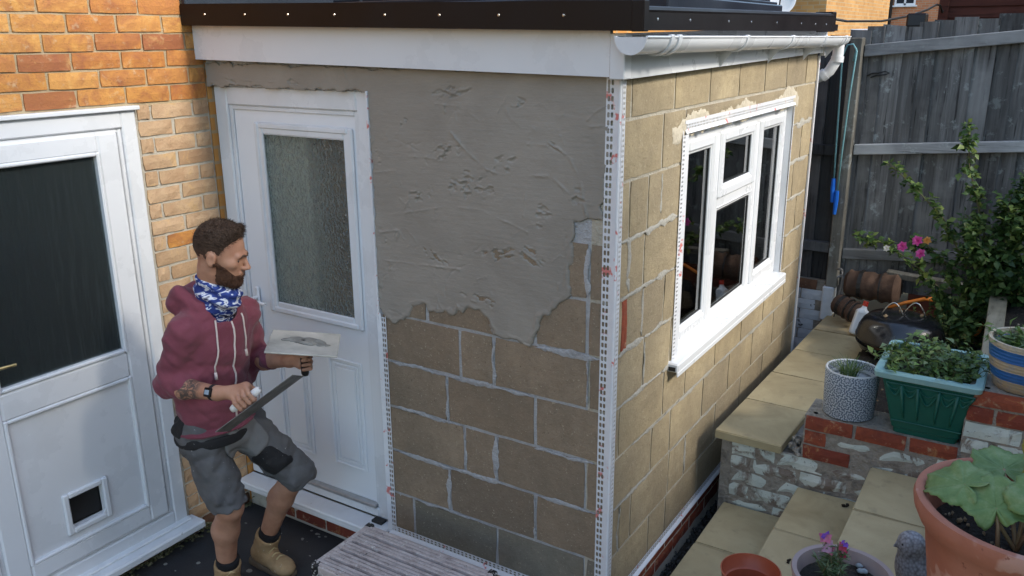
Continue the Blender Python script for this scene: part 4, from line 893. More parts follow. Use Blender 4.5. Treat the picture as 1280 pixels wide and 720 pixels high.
nz = s.noise(c, 220, 2, .6); k = s.math('ADD', ring, s.math('MULTIPLY', s.math('SUBTRACT', nz, .5), 1.2))
wear_ = s.noise(c, 14, 5, .6); base_ = s.ramp(wear_, [(.3, (.34, .37, .41)), (.7, (.46, .48, .51))])
M['mandala'] = s.set(col=s.mix(s.gray(k, -.05, .25), (.10, .125, .16), base_), rough=.75, nrm=s.bump(k, .3, .003))
M['pale_clay'] = pm('pale_grey_clay', [(.42, .43, .44), (.56, .57, .57)], 20, .85, bump=.4, rnd=0, speck=[(90, .66, (.2, .2, .2))])
t = thing('plant_pot', 'round grey flower patterned pot on the red brick wall', 'pot', (.672, 1.185, -.523)); pc = Vector((.672, 1.185, -.523))
me_ = MB(); me_.lathe([(.0, 0), (.104, 0), (.112, .006), (.1165, .10), (.120, .222), (.117, .227), (.109, .224), (.105, .19), (.100, .17)], (0, 0, 0), 48)
o = me_.build('pot_wall', [M['mandala'], M['pale_clay']], t, auto=45); o.matrix_parent_inverse = Matrix.Identity(4)
for p_ in o.data.polygons:
    if p_.center.z > .218 or math.hypot(p_.center.x, p_.center.y) < .1055 and p_.center.z > .02: p_.material_index = 1
q = MB(); q.lathe([(0, 0.008), (.05, .004), (.102, 0)], pc+Vector((0, 0, .176)), 24); q.build('pot_fill', M['pale_clay'], t, smooth=True)
def grass(name, label, c, n, rad, hgt, lean, mats, cat='grass'):
    V = []; F = []
    for i in range(n):
        a = rng.uniform(0, 6.28); rr_ = rad*math.sqrt(rng.uniform(0, 1)); b = np.array([c[0]+rr_*math.cos(a), c[1]+rr_*math.sin(a), c[2]]); h_ = hgt*rng.uniform(.5, 1.1); dr_ = np.array([math.cos(a), math.sin(a), 0])*lean*rng.uniform(.2, 1.2)+rng.normal(0, .2*lean, 3)*[1, 1, 0]
        sd_ = np.cross(dr_+1e-4, [0, 0, 1]); sd_ /= np.linalg.norm(sd_)+1e-9; w_ = .0022
        k = len(V)
        for t_, wk in ((0, 1), (.4, .9), (.75, .6), (1, .08)):
            p_ = b+dr_*t_*t_*h_+np.array([0, 0, h_*t_*(1-.25*t_*lean)]); V += [p_+sd_*w_*wk, p_-sd_*w_*wk]
        for j in range(3): F.append([k+2*j, k+2*j+1, k+2*j+3, k+2*j+2])
    me = fast_mesh(name, np.array(V), np.array(F)); 
    for m_ in mats: me.materials.append(m_)
    me.polygons.foreach_set('material_index', np.repeat(rng.integers(0, len(mats), n), 3).astype(np.int32))
    return tag(obj(name, me), label, cat)
grass('grass_tuft', 'tuft of thin green grass growing in the grey patterned pot', (.66, 1.19, -.345), 130, .04, .10, .9, [LM[1], LG[0], LM[2]])
# ---- green square planter
M['green_plastic'] = pm('dark_green_plastic', [(.004, .075, .055), (.008, .10, .072)], 4, .42, bump=.08, rnd=0, speck=[(30, .74, (.05, .12, .10))])
M['green_rim'] = pm('faded_green_plastic', [(.20, .36, .36), (.29, .45, .44)], 6, .5, bump=.1, rnd=0)
t = thing('planter', 'dark green square plastic planter with swag relief on the brick wall', 'planter', (1.0, 1.28, -.523))
def ring4(x0, x1, y0, y1, z, rc=.02):
    out = []
    for cx, cy, a0 in ((x1-rc, y1-rc, 0), (x0+rc, y1-rc, 90), (x0+rc, y0+rc, 180), (x1-rc, y0+rc, 270)):
        for k in range(4): a = R(a0+30*k); out.append((cx+rc*math.cos(a), cy+rc*math.sin(a), z))
    return out
def loft(mb, rings, cap0=True, cap1=False):
    n = len(rings[0]); V = [p for r_ in rings for p in r_]; F = []
    for i in range(len(rings)-1):
        for k in range(n): F.append([i*n+k, i*n+(k+1) % n, (i+1)*n+(k+1) % n, (i+1)*n+k])
    if cap0: F.append(list(range(n))[::-1])
    if cap1: F.append([(len(rings)-1)*n+k for k in range(n)])
    mb.add(V, F)
q = MB(); loft(q, [ring4(.882, 1.138, 1.085, 1.36, -.523), ring4(.880, 1.140, 1.083, 1.362, -.498), ring4(.872, 1.148, 1.078, 1.37, -.495), ring4(.815, 1.182, 1.05, 1.45, -.262)]); q.build('planter_body', M['green_plastic'], t, auto=40)
q = MB(); loft(q, [ring4(.812, 1.185, 1.047, 1.453, -.265), ring4(.784, 1.206, 1.026, 1.482, -.255, .03), ring4(.780, 1.210, 1.022, 1.486, -.232, .03), ring4(.786, 1.204, 1.028, 1.48, -.224, .03), ring4(.814, 1.176, 1.056, 1.452, -.224, .02), ring4(.822, 1.168, 1.064, 1.444, -.29, .02)], False, True); q.build('rim', M['green_rim'], t, auto=40)
def onface(x_, z_, off=.004):   # point on the sloping front face
    k = (z_+.495)/.233; return (1.010+(x_)*(.138+.046*k), 1.078-.028*k-off, z_)
for xs in (-.62, .22, .62, -.25):
    q = MB(); q.tube([onface(xs, -.285), onface(xs, -.40), onface(xs+.02, -.44)], [.010, .007, .003], 6); q.build('relief_tassel', M['green_plastic'], t, smooth=True)
for x0_, x1_, dz in ((-.62, -.25, .05), (-.25, .22, .075), (.22, .62, .06), (-.95, -.62, .05), (.62, .95, .05)):
    q = MB(); pts = [onface(x0_+(x1_-x0_)*i/10, -.285-dz*math.sin(math.pi*i/10)) for i in range(11)]; q.tube(pts, .006, 6)
    pts = [onface(x0_+(x1_-x0_)*i/10, -.285-.45*dz*math.sin(math.pi*i/10)) for i in range(11)]; q.tube(pts, .004, 6); q.build('relief_swag', M['green_plastic'], t, smooth=True)
q = MB(); q.tube([onface(-.97, -.28), onface(.97, -.28)], .004, 6); q.tube([onface(-.97, -.46), onface(.97, -.46)], .003, 6); q.build('relief_line', M['green_plastic'], t)
q = MB(); q.box((.824, 1.066, -.30), (1.166, 1.442, -.262)); q.build('soil', M['soil'], t)
def weeds(name, label, x0, x1, y0, y1, z, nst_, hgt, lsz, mats, cat='plant'):
    P = []; D = []; Nn = []; Ls = []; q = MB()
    for i in range(nst_):
        b = np.array([rng.uniform(x0, x1), rng.uniform(y0, y1), z]); tip = b+np.array([rng.normal(0, .05), rng.normal(0, .05), hgt*rng.uniform(.35, 1.1)])
        mid = (b+tip)/2+rng.normal(0, .01, 3); q.tube([b, mid, tip], [.0016, .0013, .0008], 4, cap=False)
        for j in range(rng.integers(7, 14)):
            u_ = rng.uniform(.1, 1); p_ = b*(1-u_)+tip*u_; d_ = rng.normal(0, 1, 3)*[1, 1, .4]+[0, 0, .35]; P.append(p_); D.append(d_); Nn.append([rng.normal(0, .35), rng.normal(0, .35), 1]); Ls.append(lsz*rng.uniform(.5, 1.3))
    t_ = thing(name, label, cat, ((x0+x1)/2, (y0+y1)/2, z)); q.build('stems', M['stem'], t_, recalc=False)
    leafset('leaves', P, D, Nn, Ls, np.array(Ls)*rng.uniform(.35, .65, len(Ls)), mats, t_)
    return t_
weeds('leafy_plant', 'low leafy green weeds filling the green square planter', .83, 1.16, 1.07, 1.43, -.262, 120, .10, .040, [LM[1], LM[1], LM[2]]+LG)
# ---- blue striped pot
s = S('blue_striped_glaze'); c = s.n('TexCoord').outputs['Object']; z_ = s.n('SeparateXYZ', {0: c}).outputs[2]
zz = s.math('ADD', z_, s.math('MULTIPLY', s.noise(c, 9, 2, .5), .012))
cr = s.ramp(s.gray(zz, 0, .215), [(0, (.40, .30, .19)), (.27, (.02, .10, .30)), (.47, (.40, .31, .20)), (.66, (.02, .11, .33)), (.90, (.52, .44, .32))], 'CONSTANT')
cr = s.mix(s.gray(s.noise(c, 40, 4, .6), .45, .7, 0, .35), cr, (.06, .16, .33))
M['blue_glaze'] = s.set(col=cr, rough=.3, nrm=s.bump(s.math('SINE', s.math('MULTIPLY', z_, 420.)), .25, .004), spec=.5)
t = thing('plant_pot', 'blue and cream striped glazed pot standing on the taller brick pier', 'pot', (1.345, 1.19, -.2435))
q = MB(); q.lathe([(0, 0), (.105, 0), (.115, .01), (.135, .08), (.146, .15), (.150, .195), (.156, .205), (.155, .215), (.143, .214), (.138, .19), (.13, .17)], (0, 0, 0), 48); o = q.build('pot_wall', M['blue_glaze'], t, auto=50); o.matrix_parent_inverse = Matrix.Identity(4)
q = MB(); q.lathe([(0, .01), (.08, .006), (.136, 0)], (1.345, 1.19, -.07), 24); q.build('soil', M['soil'], t)
weeds('leafy_plant', 'small green plant growing in the blue striped pot', 1.26, 1.43, 1.11, 1.27, -.065, 40, .06, .04, LM[1:3]+LG)
# ---- large terracotta pot near the camera
bc = Vector((1.389, -.372, -.508)); t = thing('plant_pot', 'large terracotta pot with a thick rolled rim on the top step', 'pot', bc)
q = MB(); q.lathe([(0, 0), (.175, 0), (.183, .01), (.205, .16), (.222, .28), (.235, .36), (.242, .42), (.262, .44), (.276, .47), (.280, .492), (.276, .508), (.262, .512), (.250, .505), (.243, .47), (.236, .42), (.225, .38)], bc, 64); q.build('pot_wall', M['terracotta'], t, auto=60)
q = MB(); q.lathe([(0, .012), (.12, .004), (.228, 0)], bc+Vector((0, 0, .405)), 40); q.build('soil', M['soil'], t)
cr_ = MB()
for i in range(60): a, r_ = rng.uniform(0, 6.28), .21*math.sqrt(rng.uniform(0, 1)); rubble(cr_, (bc.x+r_*math.cos(a), bc.y+r_*math.sin(a), bc.z+.415), rng.uniform(.004, .011))
tag(cr_.build('compost_crumbs', M['debris'], t), kind='stuff')
s = S('pale_lobed_leaf'); c = s.n('TexCoord').outputs['UV']; v = s.coord(); f = s.noise(v, 16, 7, .7)
col = s.ramp(f, [(.22, (.09, .17, .05)), (.5, (.19, .29, .10)), (.68, (.30, .37, .17)), (.78, (.44, .44, .26))])
s.set(col=col, rough=.5, spec=.35, nrm=s.bump(s.noise(v, 90, 4, .6), .25, .004)); tl = s.n('BsdfTranslucent', {'Color': col}); mx = s.n('MixShader', {0: .3, 1: s.p.outputs[0], 2: tl.outputs[0]}); s.l(mx.outputs[0], s.out.inputs[0]); M['lobe_leaf'] = s.m
M['yellow_leaf'] = leafmat('yellow_green_leaf', (.28, .30, .05), (.40, .38, .09))
def big_leaf(parent, base_, ctr, nrm, rad, mat, seed, nl=7, name='leaf', stalk=True):
    base_, ctr, nrm = Vector(base_), Vector(ctr), Vector(nrm).normalized(); ax = (ctr-base_); ax = (ax-nrm*ax.dot(nrm)).normalized(); sd_ = nrm.cross(ax); r_ = random.Random(seed)
    V = []; F = []; nr, na = 9, 120; ph = r_.uniform(0, 6)
    org = ctr-ax*rad*.55
    for i in range(nr+1):
        for j in range(na):
            a = -math.pi+2*math.pi*j/na; t_ = i/nr
            cut = 1-.93*math.exp(-((abs(a)-math.pi)/.22)**2)       # notch at the stalk
            out = rad*(1.0+.40*math.cos(a/1.25))*cut*(1+.045*math.cos(nl*a+ph*.1)+.05*math.sin(3*a+ph)+.025*math.sin(17*a+ph)+.02*math.sin(29*a))*.83
            rr_ = out*t_; z = .10*rad*t_*t_-.30*rad*t_**3*(.6+.4*math.sin(3*a+ph))+.045*rad*t_**1.5*math.sin(nl*a*1.0+ph)-.045*rad*t_**.7*(1-.5*t_)*math.exp(-(math.sin(nl*a/2)/.16)**2)
            V.append(org+ax*(rr_*math.cos(a))+sd_*(rr_*math.sin(a))+nrm*z)
    for i in range(nr):
        for j in range(na): F.append([i*na+j, i*na+(j+1) % na, (i+1)*na+(j+1) % na, (i+1)*na+j])
    me = mesh(name, V, F, True); me.materials.append(mat); o = obj(name, me, None, parent); md = o.modifiers.new('thick', 'SOLIDIFY'); md.thickness = .0016
    if stalk: q = MB(); m_ = (base_+org)/2+Vector((0, 0, .02)); q.tube([base_, m_, org], [.006, .005, .004], 8); q.build('stalk', M['stalk'], parent, smooth=True)
M['stalk'] = pm('pink_green_stalk', [(.30, .16, .10), (.34, .28, .12)], 10, .5, rnd=0)
t = thing('lobed_plant', 'broad pale green lobed leaves growing from the large terracotta pot', 'plant', (1.36, -.40, -.10)); rt_ = (1.37, -.44, -.10)
big_leaf(t, rt_, (1.190, -.395, .040), (-.30, -.25, .9), .088, M['lobe_leaf'], 1); big_leaf(t, (1.33, -.49, -.10), (1.300, -.430, .050), (-.05, -.50, .85), .088, M['lobe_leaf'], 2)
big_leaf(t, rt_, (1.300, -.215, .05), (.1, -.25, .95), .085, M['lobe_leaf'], 3); big_leaf(t, rt_, (1.43, -.40, .06), (.2, -.3, .9), .10, M['lobe_leaf'], 4); big_leaf(t, rt_, (1.375, -.27, .13), (-.85, -.45, .15), .075, M['yellow_leaf'], 5, 5)
# ---- small terracotta plastic pot, empty
bc = Vector((.592, -.02, -.898)); t = thing('plant_pot', 'small empty terracotta plastic pot on the stone step', 'pot', bc)
q = MB(); q.lathe([(0, .004), (.074, 0), (.078, .004), (.093, .15), (.098, .152), (.106, .200), (.1085, .205), (.104, .206), (.096, .155), (.088, .15), (.072, .01), (0, .008)], bc, 48); q.build('pot_wall', M['plastic_terracotta'], t, auto=50)
# ---- mauve pot with flowers
bc = Vector((.935, -.235, -.703)); t = thing('plant_pot', 'round mauve grey stone effect pot on the step', 'pot', bc)
q = MB(); q.lathe([(0, 0), (.105, 0), (.115, .01), (.14, .13), (.153, .235), (.158, .250), (.155, .258), (.140, .256), (.134, .23), (.128, .20)], bc, 48); q.build('pot_wall', M['mauve'], t, auto=50)
q = MB(); q.lathe([(0, .01), (.08, .005), (.131, 0)], bc+Vector((0, 0, .21)), 28); q.build('soil', M['soil'], t)
M['pebble'] = pm('blue_grey_pebble', [(.16, .19, .21), (.28, .31, .32)], 9, .6, rnd=.3)
for i in range(12):
    a, r_ = rng.uniform(-1.2, 1.6), rng.uniform(.06, .12); q = MB(); q.lathe([(0, -.008), (.012, -.002), (.013, .003), (.006, .009), (0, .010)], bc+Vector((r_*math.cos(a), r_*math.sin(a), .224)), 9, sq=.75); tag(q.build('pebble', M['pebble'], t, smooth=True))
t = thing('flowering_plant', 'wallflower with pink and purple blooms growing in the mauve pot', 'plant', bc+Vector((-.03, .02, .21)))
P = []; D = []; Nn = []; Ls = []; q = MB(); tips = [(.866, -.20, -.375), (.905, -.205, -.365), (.930, -.20, -.385), (.885, -.21, -.395), (.85, -.25, -.41), (.89, -.27, -.42), (.93, -.26, -.42), (.86, -.17, -.42)]
for k, tp in enumerate(tips):
    b = np.array([bc.x-.03+rng.normal(0, .01), bc.y+.01+rng.normal(0, .01), bc.z+.21]); tp = np.array(tp); q.tube([b, (b+tp)/2+rng.normal(0, .006, 3), tp], [.003, .0026, .0018], 5, cap=False)
    for j in range(46): u_ = rng.uniform(.1, .93); P.append(b*(1-u_)+tp*u_); D.append(rng.normal(0, 1, 3)*[1, 1, .35]+[0, 0, .55]); Nn.append([rng.normal(0, .3), rng.normal(0, .3), 1]); Ls.append(rng.uniform(.022, .042))
q.build('stems', M['stem'], t, recalc=False); leafset('leaves', P, D, Nn, Ls, np.array(Ls)*.17, [LG[0], LG[0], LM[1]], t, .1, .15)
PET = [leafmat('petal_pink', (.50, .12, .24), (.62, .26, .36)), leafmat('petal_mauve', (.42, .22, .34), (.55, .36, .45)), leafmat('petal_purple', (.16, .06, .38), (.26, .10, .50)), leafmat('petal_crimson', (.35, .03, .07), (.45, .06, .12)), leafmat('petal_magenta', (.62, .05, .28), (.75, .14, .42)), leafmat('petal_red', (.60, .02, .04), (.7, .05, .07)), leafmat('petal_orange', (.65, .28, .06), (.75, .40, .12)), leafmat('petal_white', (.7, .66, .58), (.8, .77, .7))]
def bloom(parent, c, rad, mat, n=5, layers=1, up_=(0, -.5, 1), name='flower'):
    P = []; D = []; Nn = []; Ls = []; up_ = Vector(up_).normalized(); a_ = up_.orthogonal().normalized(); b_ = up_.cross(a_)
    for l in range(layers):
        for k in range(n):
            th_ = 2*math.pi*(k+.5*l)/n+rng.normal(0, .1); op = .9-.75*l/max(1, layers); dv_ = (a_*math.cos(th_)+b_*math.sin(th_))*op+up_*(.25+.8*(1-op)); P.append(Vector(c)+dv_*rad*.05); D.append(dv_); Nn.append(up_*op+(-a_*math.cos(th_)-b_*math.sin(th_))*(1-op)+up_*.1); Ls.append(rad*(1-.12*l))
    return leafset(name, P, D, Nn, Ls, np.array(Ls)*1.05, [mat], parent, .18, .12)
for tp, ms_ in ((tips[0], (0, 0, 1)), (tips[2], (3, 0, 3)), (tips[3], (1, 1, 0))):
    for k, mi_ in enumerate(ms_): bloom(t, np.array(tp)+rng.normal(0, .008, 3)-[0, 0, .006*k], .019, PET[mi_], 4, 1, (rng.normal(0, .5), -.8, .6))
for tp in (tips[0], tips[2]):
    for k in range(5): bloom(t, np.array(tp)+rng.normal(0, .006, 3)+[0, 0, .018], .009, PET[2], 4, 1, (rng.normal(0, .5), -.5, .8), 'bud')
# ---- bird statue
def sph(mb, c, r_, n=14, m=10):
    mb.lathe([(r_[0]*math.sin(math.pi*i/m), -r_[2]*math.cos(math.pi*i/m)) for i in range(m+1)], c, n, sq=r_[1]/r_[0])
s = S('feathered_grey_stone'); c = s.coord(False); vo = s.n('TexVoronoi', {'Vector': s.n('Mapping', {'Vector': c, 'Scale': (1, 1, .8)}).outputs[0], 'Scale': 110.}).outputs['Distance']
M['bird'] = s.set(col=s.ramp(vo, [(0, (.30, .31, .34)), (.5, (.20, .205, .225)), (.9, (.09, .09, .10))]), rough=.6, nrm=s.bump(vo, -.9, .006))
t = thing('bird_statue', 'grey stone bird ornament with scaled feathers on the step', 'statue', (1.105, .12, -.703))
# ---- distance-field modelling: smooth organic shapes meshed with surface nets
def smin(a, b, k): h_ = np.clip(.5+.5*(b-a)/k, 0, 1); return b*(1-h_)+a*h_-k*h_*(1-h_)
def cap(p, a, b, ra, rb=None):
    a, b = np.asarray(a, np.float32), np.asarray(b, np.float32); rb = ra if rb is None else rb
    ba = b-a; t = np.clip(((p-a)@ba)/(ba@ba+1e-9), 0, 1); return np.linalg.norm(p-a-t[..., None]*ba, axis=-1)-(ra+(rb-ra)*t)
def ell(p, c, r_, rot=None):
    q = p-np.asarray(c, np.float32)
    if rot is not None: q = q@np.asarray(rot, np.float32)
    r_ = np.asarray(r_, np.float32); k0 = np.linalg.norm(q/r_, axis=-1); k1 = np.linalg.norm(q/(r_*r_), axis=-1); return k0*(k0-1)/(k1+1e-6)
def rbox(p, c, hs, rad, rot=None):
    q = p-np.asarray(c, np.float32)
    if rot is not None: q = q@np.asarray(rot, np.float32)
    q = np.abs(q)-(np.asarray(hs, np.float32)-rad); return np.linalg.norm(np.maximum(q, 0), axis=-1)+np.minimum(q.max(-1), 0)-rad
def nets(f, lo, hi, h):
    lo, hi = np.asarray(lo, float), np.asarray(hi, float); B = 8
    nb = np.ceil((hi-lo)/(h*B)).astype(int); n = nb*B+1
    # coarse pass on block centres
    bc_ = [lo[i]+(np.arange(nb[i])+.5)*B*h for i in range(3)]; C = np.stack(np.meshgrid(*bc_, indexing='ij'), -1).reshape(-1, 3).astype(np.float32)
    d = f(C); near = np.abs(d) < B*h*1.45; G = np.empty(n, np.float32); 
    sg = np.where(d > 0, 1., -1.).reshape(nb)
    G[:] = 1
    for i, j, k in np.argwhere(sg.reshape(nb) < 0): G[i*B:i*B+B+1, j*B:j*B+B+1, k*B:k*B+B+1] = -1
    o = np.stack(np.meshgrid(*[np.arange(B+1)]*3, indexing='ij'), -1).reshape(-1, 3); ids = np.argwhere(near.reshape(nb))
    for s0 in range(0, len(ids), 400):
        I = (ids[s0:s0+400, None, :]*B+o[None]).reshape(-1, 3); G[I[:, 0], I[:, 1], I[:, 2]] = f((lo+I*h).astype(np.float32))
    ins = G < 0; c8 = [ins[a:n[0]-1+a, b:n[1]-1+b, c:n[2]-1+c] for a in (0, 1) for b in (0, 1) for c in (0, 1)]
    cnt = sum(x.astype(np.int8) for x in c8); act = (cnt > 0) & (cnt < 8); A = np.argwhere(act)
    vid = -np.ones(act.shape, np.int64); vid[act] = np.arange(len(A)); P = np.zeros((len(A), 3)); Wt = np.zeros(len(A))
    off = [np.array(x) for x in ((0, 0, 0), (0, 0, 1), (0, 1, 0), (0, 1, 1), (1, 0, 0), (1, 0, 1), (1, 1, 0), (1, 1, 1))]
    for a in range(8):
        for b in range(a+1, 8):
            if np.abs(off[a]-off[b]).sum() != 1: continue
            ga = G[tuple((A+off[a]).T)]; gb = G[tuple((A+off[b]).T)]; cr = (ga < 0) != (gb < 0); t = np.where(cr, ga/(ga-gb+1e-12*(ga == gb)), 0)
            P += cr[:, None]*(off[a]+t[:, None]*(off[b]-off[a])); Wt += cr
    V = lo+(A+P/Wt[:, None])*h; F = []
    for ax in range(3):
        u, v = [(1, 2), (2, 0), (0, 1)][ax]; sl = [slice(1, n[i]-1) for i in range(3)]; sl[ax] = slice(0, n[ax]-1); s2 = list(sl); s2[ax] = slice(1, n[ax])
        e = ins[tuple(sl)] != ins[tuple(s2)]; E_ = np.argwhere(e)+np.array([0 if i == ax else 1 for i in range(3)]); fl = ins[tuple(E_.T)]
        du = np.zeros(3, int); du[u] = 1; dv_ = np.zeros(3, int); dv_[v] = 1
        q = np.stack([vid[tuple((E_-du-dv_).T)], vid[tuple((E_-dv_).T)], vid[tuple(E_.T)], vid[tuple((E_-du).T)]], 1); q[~fl] = q[~fl][:, ::-1]; F.append(q)
    F = np.vstack(F); F = F[(F >= 0).all(1)]
    return V, F
def sdf_obj(name, f, lo, hi, h, mat, parent, relax=1):
    V, F = nets(f, lo, hi, h)
    for _ in range(relax):
        acc = np.zeros_like(V); cn = np.zeros(len(V))
        for a, b in ((0, 1), (1, 2), (2, 3), (3, 0)):
            np.add.at(acc, F[:, a], V[F[:, b]]); np.add.at(acc, F[:, b], V[F[:, a]]); np.add.at(cn, F[:, a], 1); np.add.at(cn, F[:, b], 1)
        V = V*.5+.5*acc/np.maximum(cn, 1)[:, None]
    me = fast_mesh(name, V, F, True)
    return obj(name, me, mat, parent)
b0 = np.array([1.105, .12, -.703])
def bird(p):
    p = p-b0
    d = ell(p, (.008, 0, .115), (.064, .052, .105), np.array(Euler((0, R(-14), 0)).to_matrix())); d = smin(d, ell(p, (-.014, -.010, .222), (.046, .042, .044)), .03)
    d = smin(d, cap(p, (.03, .01, .06), (.065, .02, .015), .022, .012), .03); d = smin(d, cap(p, (-.050, -.02, .216), (-.066, -.028, .204), .010, .004), .01); d = smin(d, rbox(p, (.0, 0, .012), (.042, .036, .014), .008), .02)
    d = smin(d, ell(p, (.02, -.036, .10), (.045, .014, .06), np.array(Euler((0, R(-25), 0)).to_matrix())), .012)
    return d
sdf_obj('bird_body', bird, b0-[.11, .1, .02], b0+[.11, .1, .28], .004, M['bird'], t)
q = MB(); sph(q, (1.068, .078, -.475), (.005, .005, .005)); q.build('eye', M['seal'], t, smooth=True)
# ================================================================== clutter at the back of the path
M['enamel'] = pm('black_enamel', [(.006, .006, .007), (.012, .012, .014)], 3, .16, bump=.03, bscale=12, rnd=0, spec=.6, speck=[(14, .74, (.08, .075, .07))])
t = thing('barbecue', 'round black kettle barbecue with a domed lid on the soil', 'barbecue', (.71, 2.47, -.66)); bc = Vector((.71, 2.47, 0))
q = MB(); q.lathe([(0, -.665), (.16, -.66), (.215, -.615), (.238, -.578), (.243, -.570), (.238, -.568), (.20, -.58), (0, -.61)], bc, 40); q.build('bowl', M['enamel'], t, auto=50)
q = MB(); q.lathe([(.245, -.545), (.249, -.535), (.245, -.525), (.235, -.485), (.212, -.440), (.185, -.415), (.11, -.398), (.05, -.392), (0, -.391)], bc, 40); q.build('lid', M['enamel'], t, auto=50)
for a in (30, 150, 270): q = MB(); q.tube([bc+Vector((.236*math.cos(R(a)), .236*math.sin(R(a)), -.575)), bc+Vector((.236*math.cos(R(a)), .236*math.sin(R(a)), -.535))], .008, 6); q.build('clip', M['screw'], t)
for dx in (-.05, .06): q = MB(); q.tube([bc+Vector((dx-.06+.12*i/12, .0+.03*dx/abs(dx), -.398+.075*math.sin(math.pi*i/12))) for i in range(13)], .0035, 6); q.build('wire_handle', M['screw'], t, smooth=True)
for a, r_ in ((.3, .10), (1.9, .05), (4.0, .12)):
    q = MB(); rubble(q, bc+Vector((r_*math.cos(a), r_*math.sin(a), -.392)), .018); tag(q.build('fallen_leaf', M['debris']), {.3: 'dry leaf lying on the right of the barbecue lid', 1.9: 'dry leaf lying on the middle of the barbecue lid', 4.0: 'dry leaf lying near the front of the barbecue lid'}[a], 'leaf')
M['hessian'] = pm('brown_hessian', [(.035, .02, .014), (.065, .038, .026), (.10, .06, .042)], 14, .95, bump=.8, bscale=140, rnd=.2)
def rolled(name, label, a, b, rad, ties):
    t_ = thing(name, label, 'roll', a); a, b = Vector(a), Vector(b); q = MB(); n = 14; pts = [a+(b-a)*i/n for i in range(n+1)]; q.tube(pts, [rad*(1+.06*math.sin(i*2.1)+.03*rng.normal())*(.8 if i in (0, n) else 1) for i in range(n+1)], 18); q.build('cloth', M['hessian'], t_, auto=60)
    for u_ in ties: c_ = a+(b-a)*u_; d_ = (b-a).normalized()*.012; q = MB(); q.tube([c_-d_, c_+d_], rad*1.06, 18); q.build('tie', M['seal'], t_)
rolled('hessian_roll', 'thick dark brown roll of hessian lying against the fence foot', (.26, 3.15, -.44), (.60, 3.12, -.43), .095, (.3, .7)); rolled('hessian_roll', 'short brown roll tied with dark cord on the path end', (.225, 3.06, -.56), (.40, 2.98, -.60), .068, (.25, .5, .75))
t = thing('plastic_bottle', 'white plastic bottle with a red cap leaning beside the barbecue', 'bottle', (.415, 2.86, -.70))
RB = np.array(Euler((R(-8), R(14), R(20))).to_matrix()); b1 = np.array([.415, 2.86, -.61])
sdf_obj('bottle_body', lambda p: smin(rbox(p, b1, (.042, .028, .085), .018, RB), cap(p, b1+RB@[0, 0, .07], b1+RB@[0, 0, .115], .024, .014), .02), b1-.16, b1+.17, .005, pm('white_bottle_plastic', [(.62, .66, .70), (.72, .75, .78)], 4, .4, rnd=0), t)
q = MB(); q.tube([b1+RB@[0, 0, .112], b1+RB@[0, 0, .142]], .0165, 12); q.build('cap', pm('red_cap', [(.45, .03, .02), (.55, .05, .03)], 4, .4, rnd=0), t, auto=40)
M['orange_pl'] = pm('orange_plastic', [(.50, .14, .015), (.62, .20, .03)], 6, .5, rnd=0)
q = MB(); q.tube([(.56, 2.98, -.52), (.66, 3.0, -.475), (.76, 3.02, -.44), (.82, 3.03, -.435)], [.011, .012, .013, .016], 8); tag(q.build('tool_handle', M['orange_pl'], None, smooth=True), 'orange plastic tool handle lying behind the barbecue', 'tool')
q = MB(); q.tube([(1.065+.045*math.cos(a), 2.80+.01*math.sin(a), -.48+.075*math.sin(a)) for a in np.linspace(-1.8, 1.9, 14)], .011, 8); tag(q.build('hose_ring', M['orange_pl'], None, smooth=True), 'curved orange plastic handle beside the timber sleeper', 'tool')
q = MB(); q.box((.50, 3.14, -.375), (1.0, 3.22, -.335), .004, rot=(0, R(3), 0)); tag(q.build('loose_plank', M['post_wood']), 'old grey plank lying along the fence foot', 'plank')
M['grey_rope'] = pm('grey_rope', [(.20, .19, .18), (.30, .29, .28)], 60, .9, bump=.5, rnd=0); q = MB(); pts = []
for k in range(46): a = k*.55; pts.append((.205+.022*math.cos(a)+.002*k*.2, 3.165-.018*math.sin(a*1.3), -.43+.13*math.sin(a*.5)+.05*math.cos(a)-.10*(k/46)))
q.tube(pts, .005, 6); tag(q.build('rope', M['grey_rope'], None, smooth=True), 'hank of grey rope looped at the foot of the fence post', 'rope')
M['blue_gray'] = pm('dark_plastic', [(.015, .016, .02), (.03, .03, .035)], 5, .5, rnd=0)
q = MB(); q.lathe([(.085, 0), (.09, .01), (.115, .055), (.12, .06), (.112, .058), (.08, .008), (0, .006)], (1.02, 2.62, -.655), 28); tag(q.build('pot_saucer', M['blue_gray'], None, auto=50), 'dark plastic saucer lying in the soil bed', 'saucer')
q = MB(); q.tube([(.50, 1.47, -.655), (.56, 1.55, -.62), (.66, 1.62, -.61), (.74, 1.66, -.63)], [.004, .005, .004, .003], 6); tag(q.build('twig', M['debris'], None, smooth=True), 'pale dry twig on the soil behind the grey pot', 'twig')
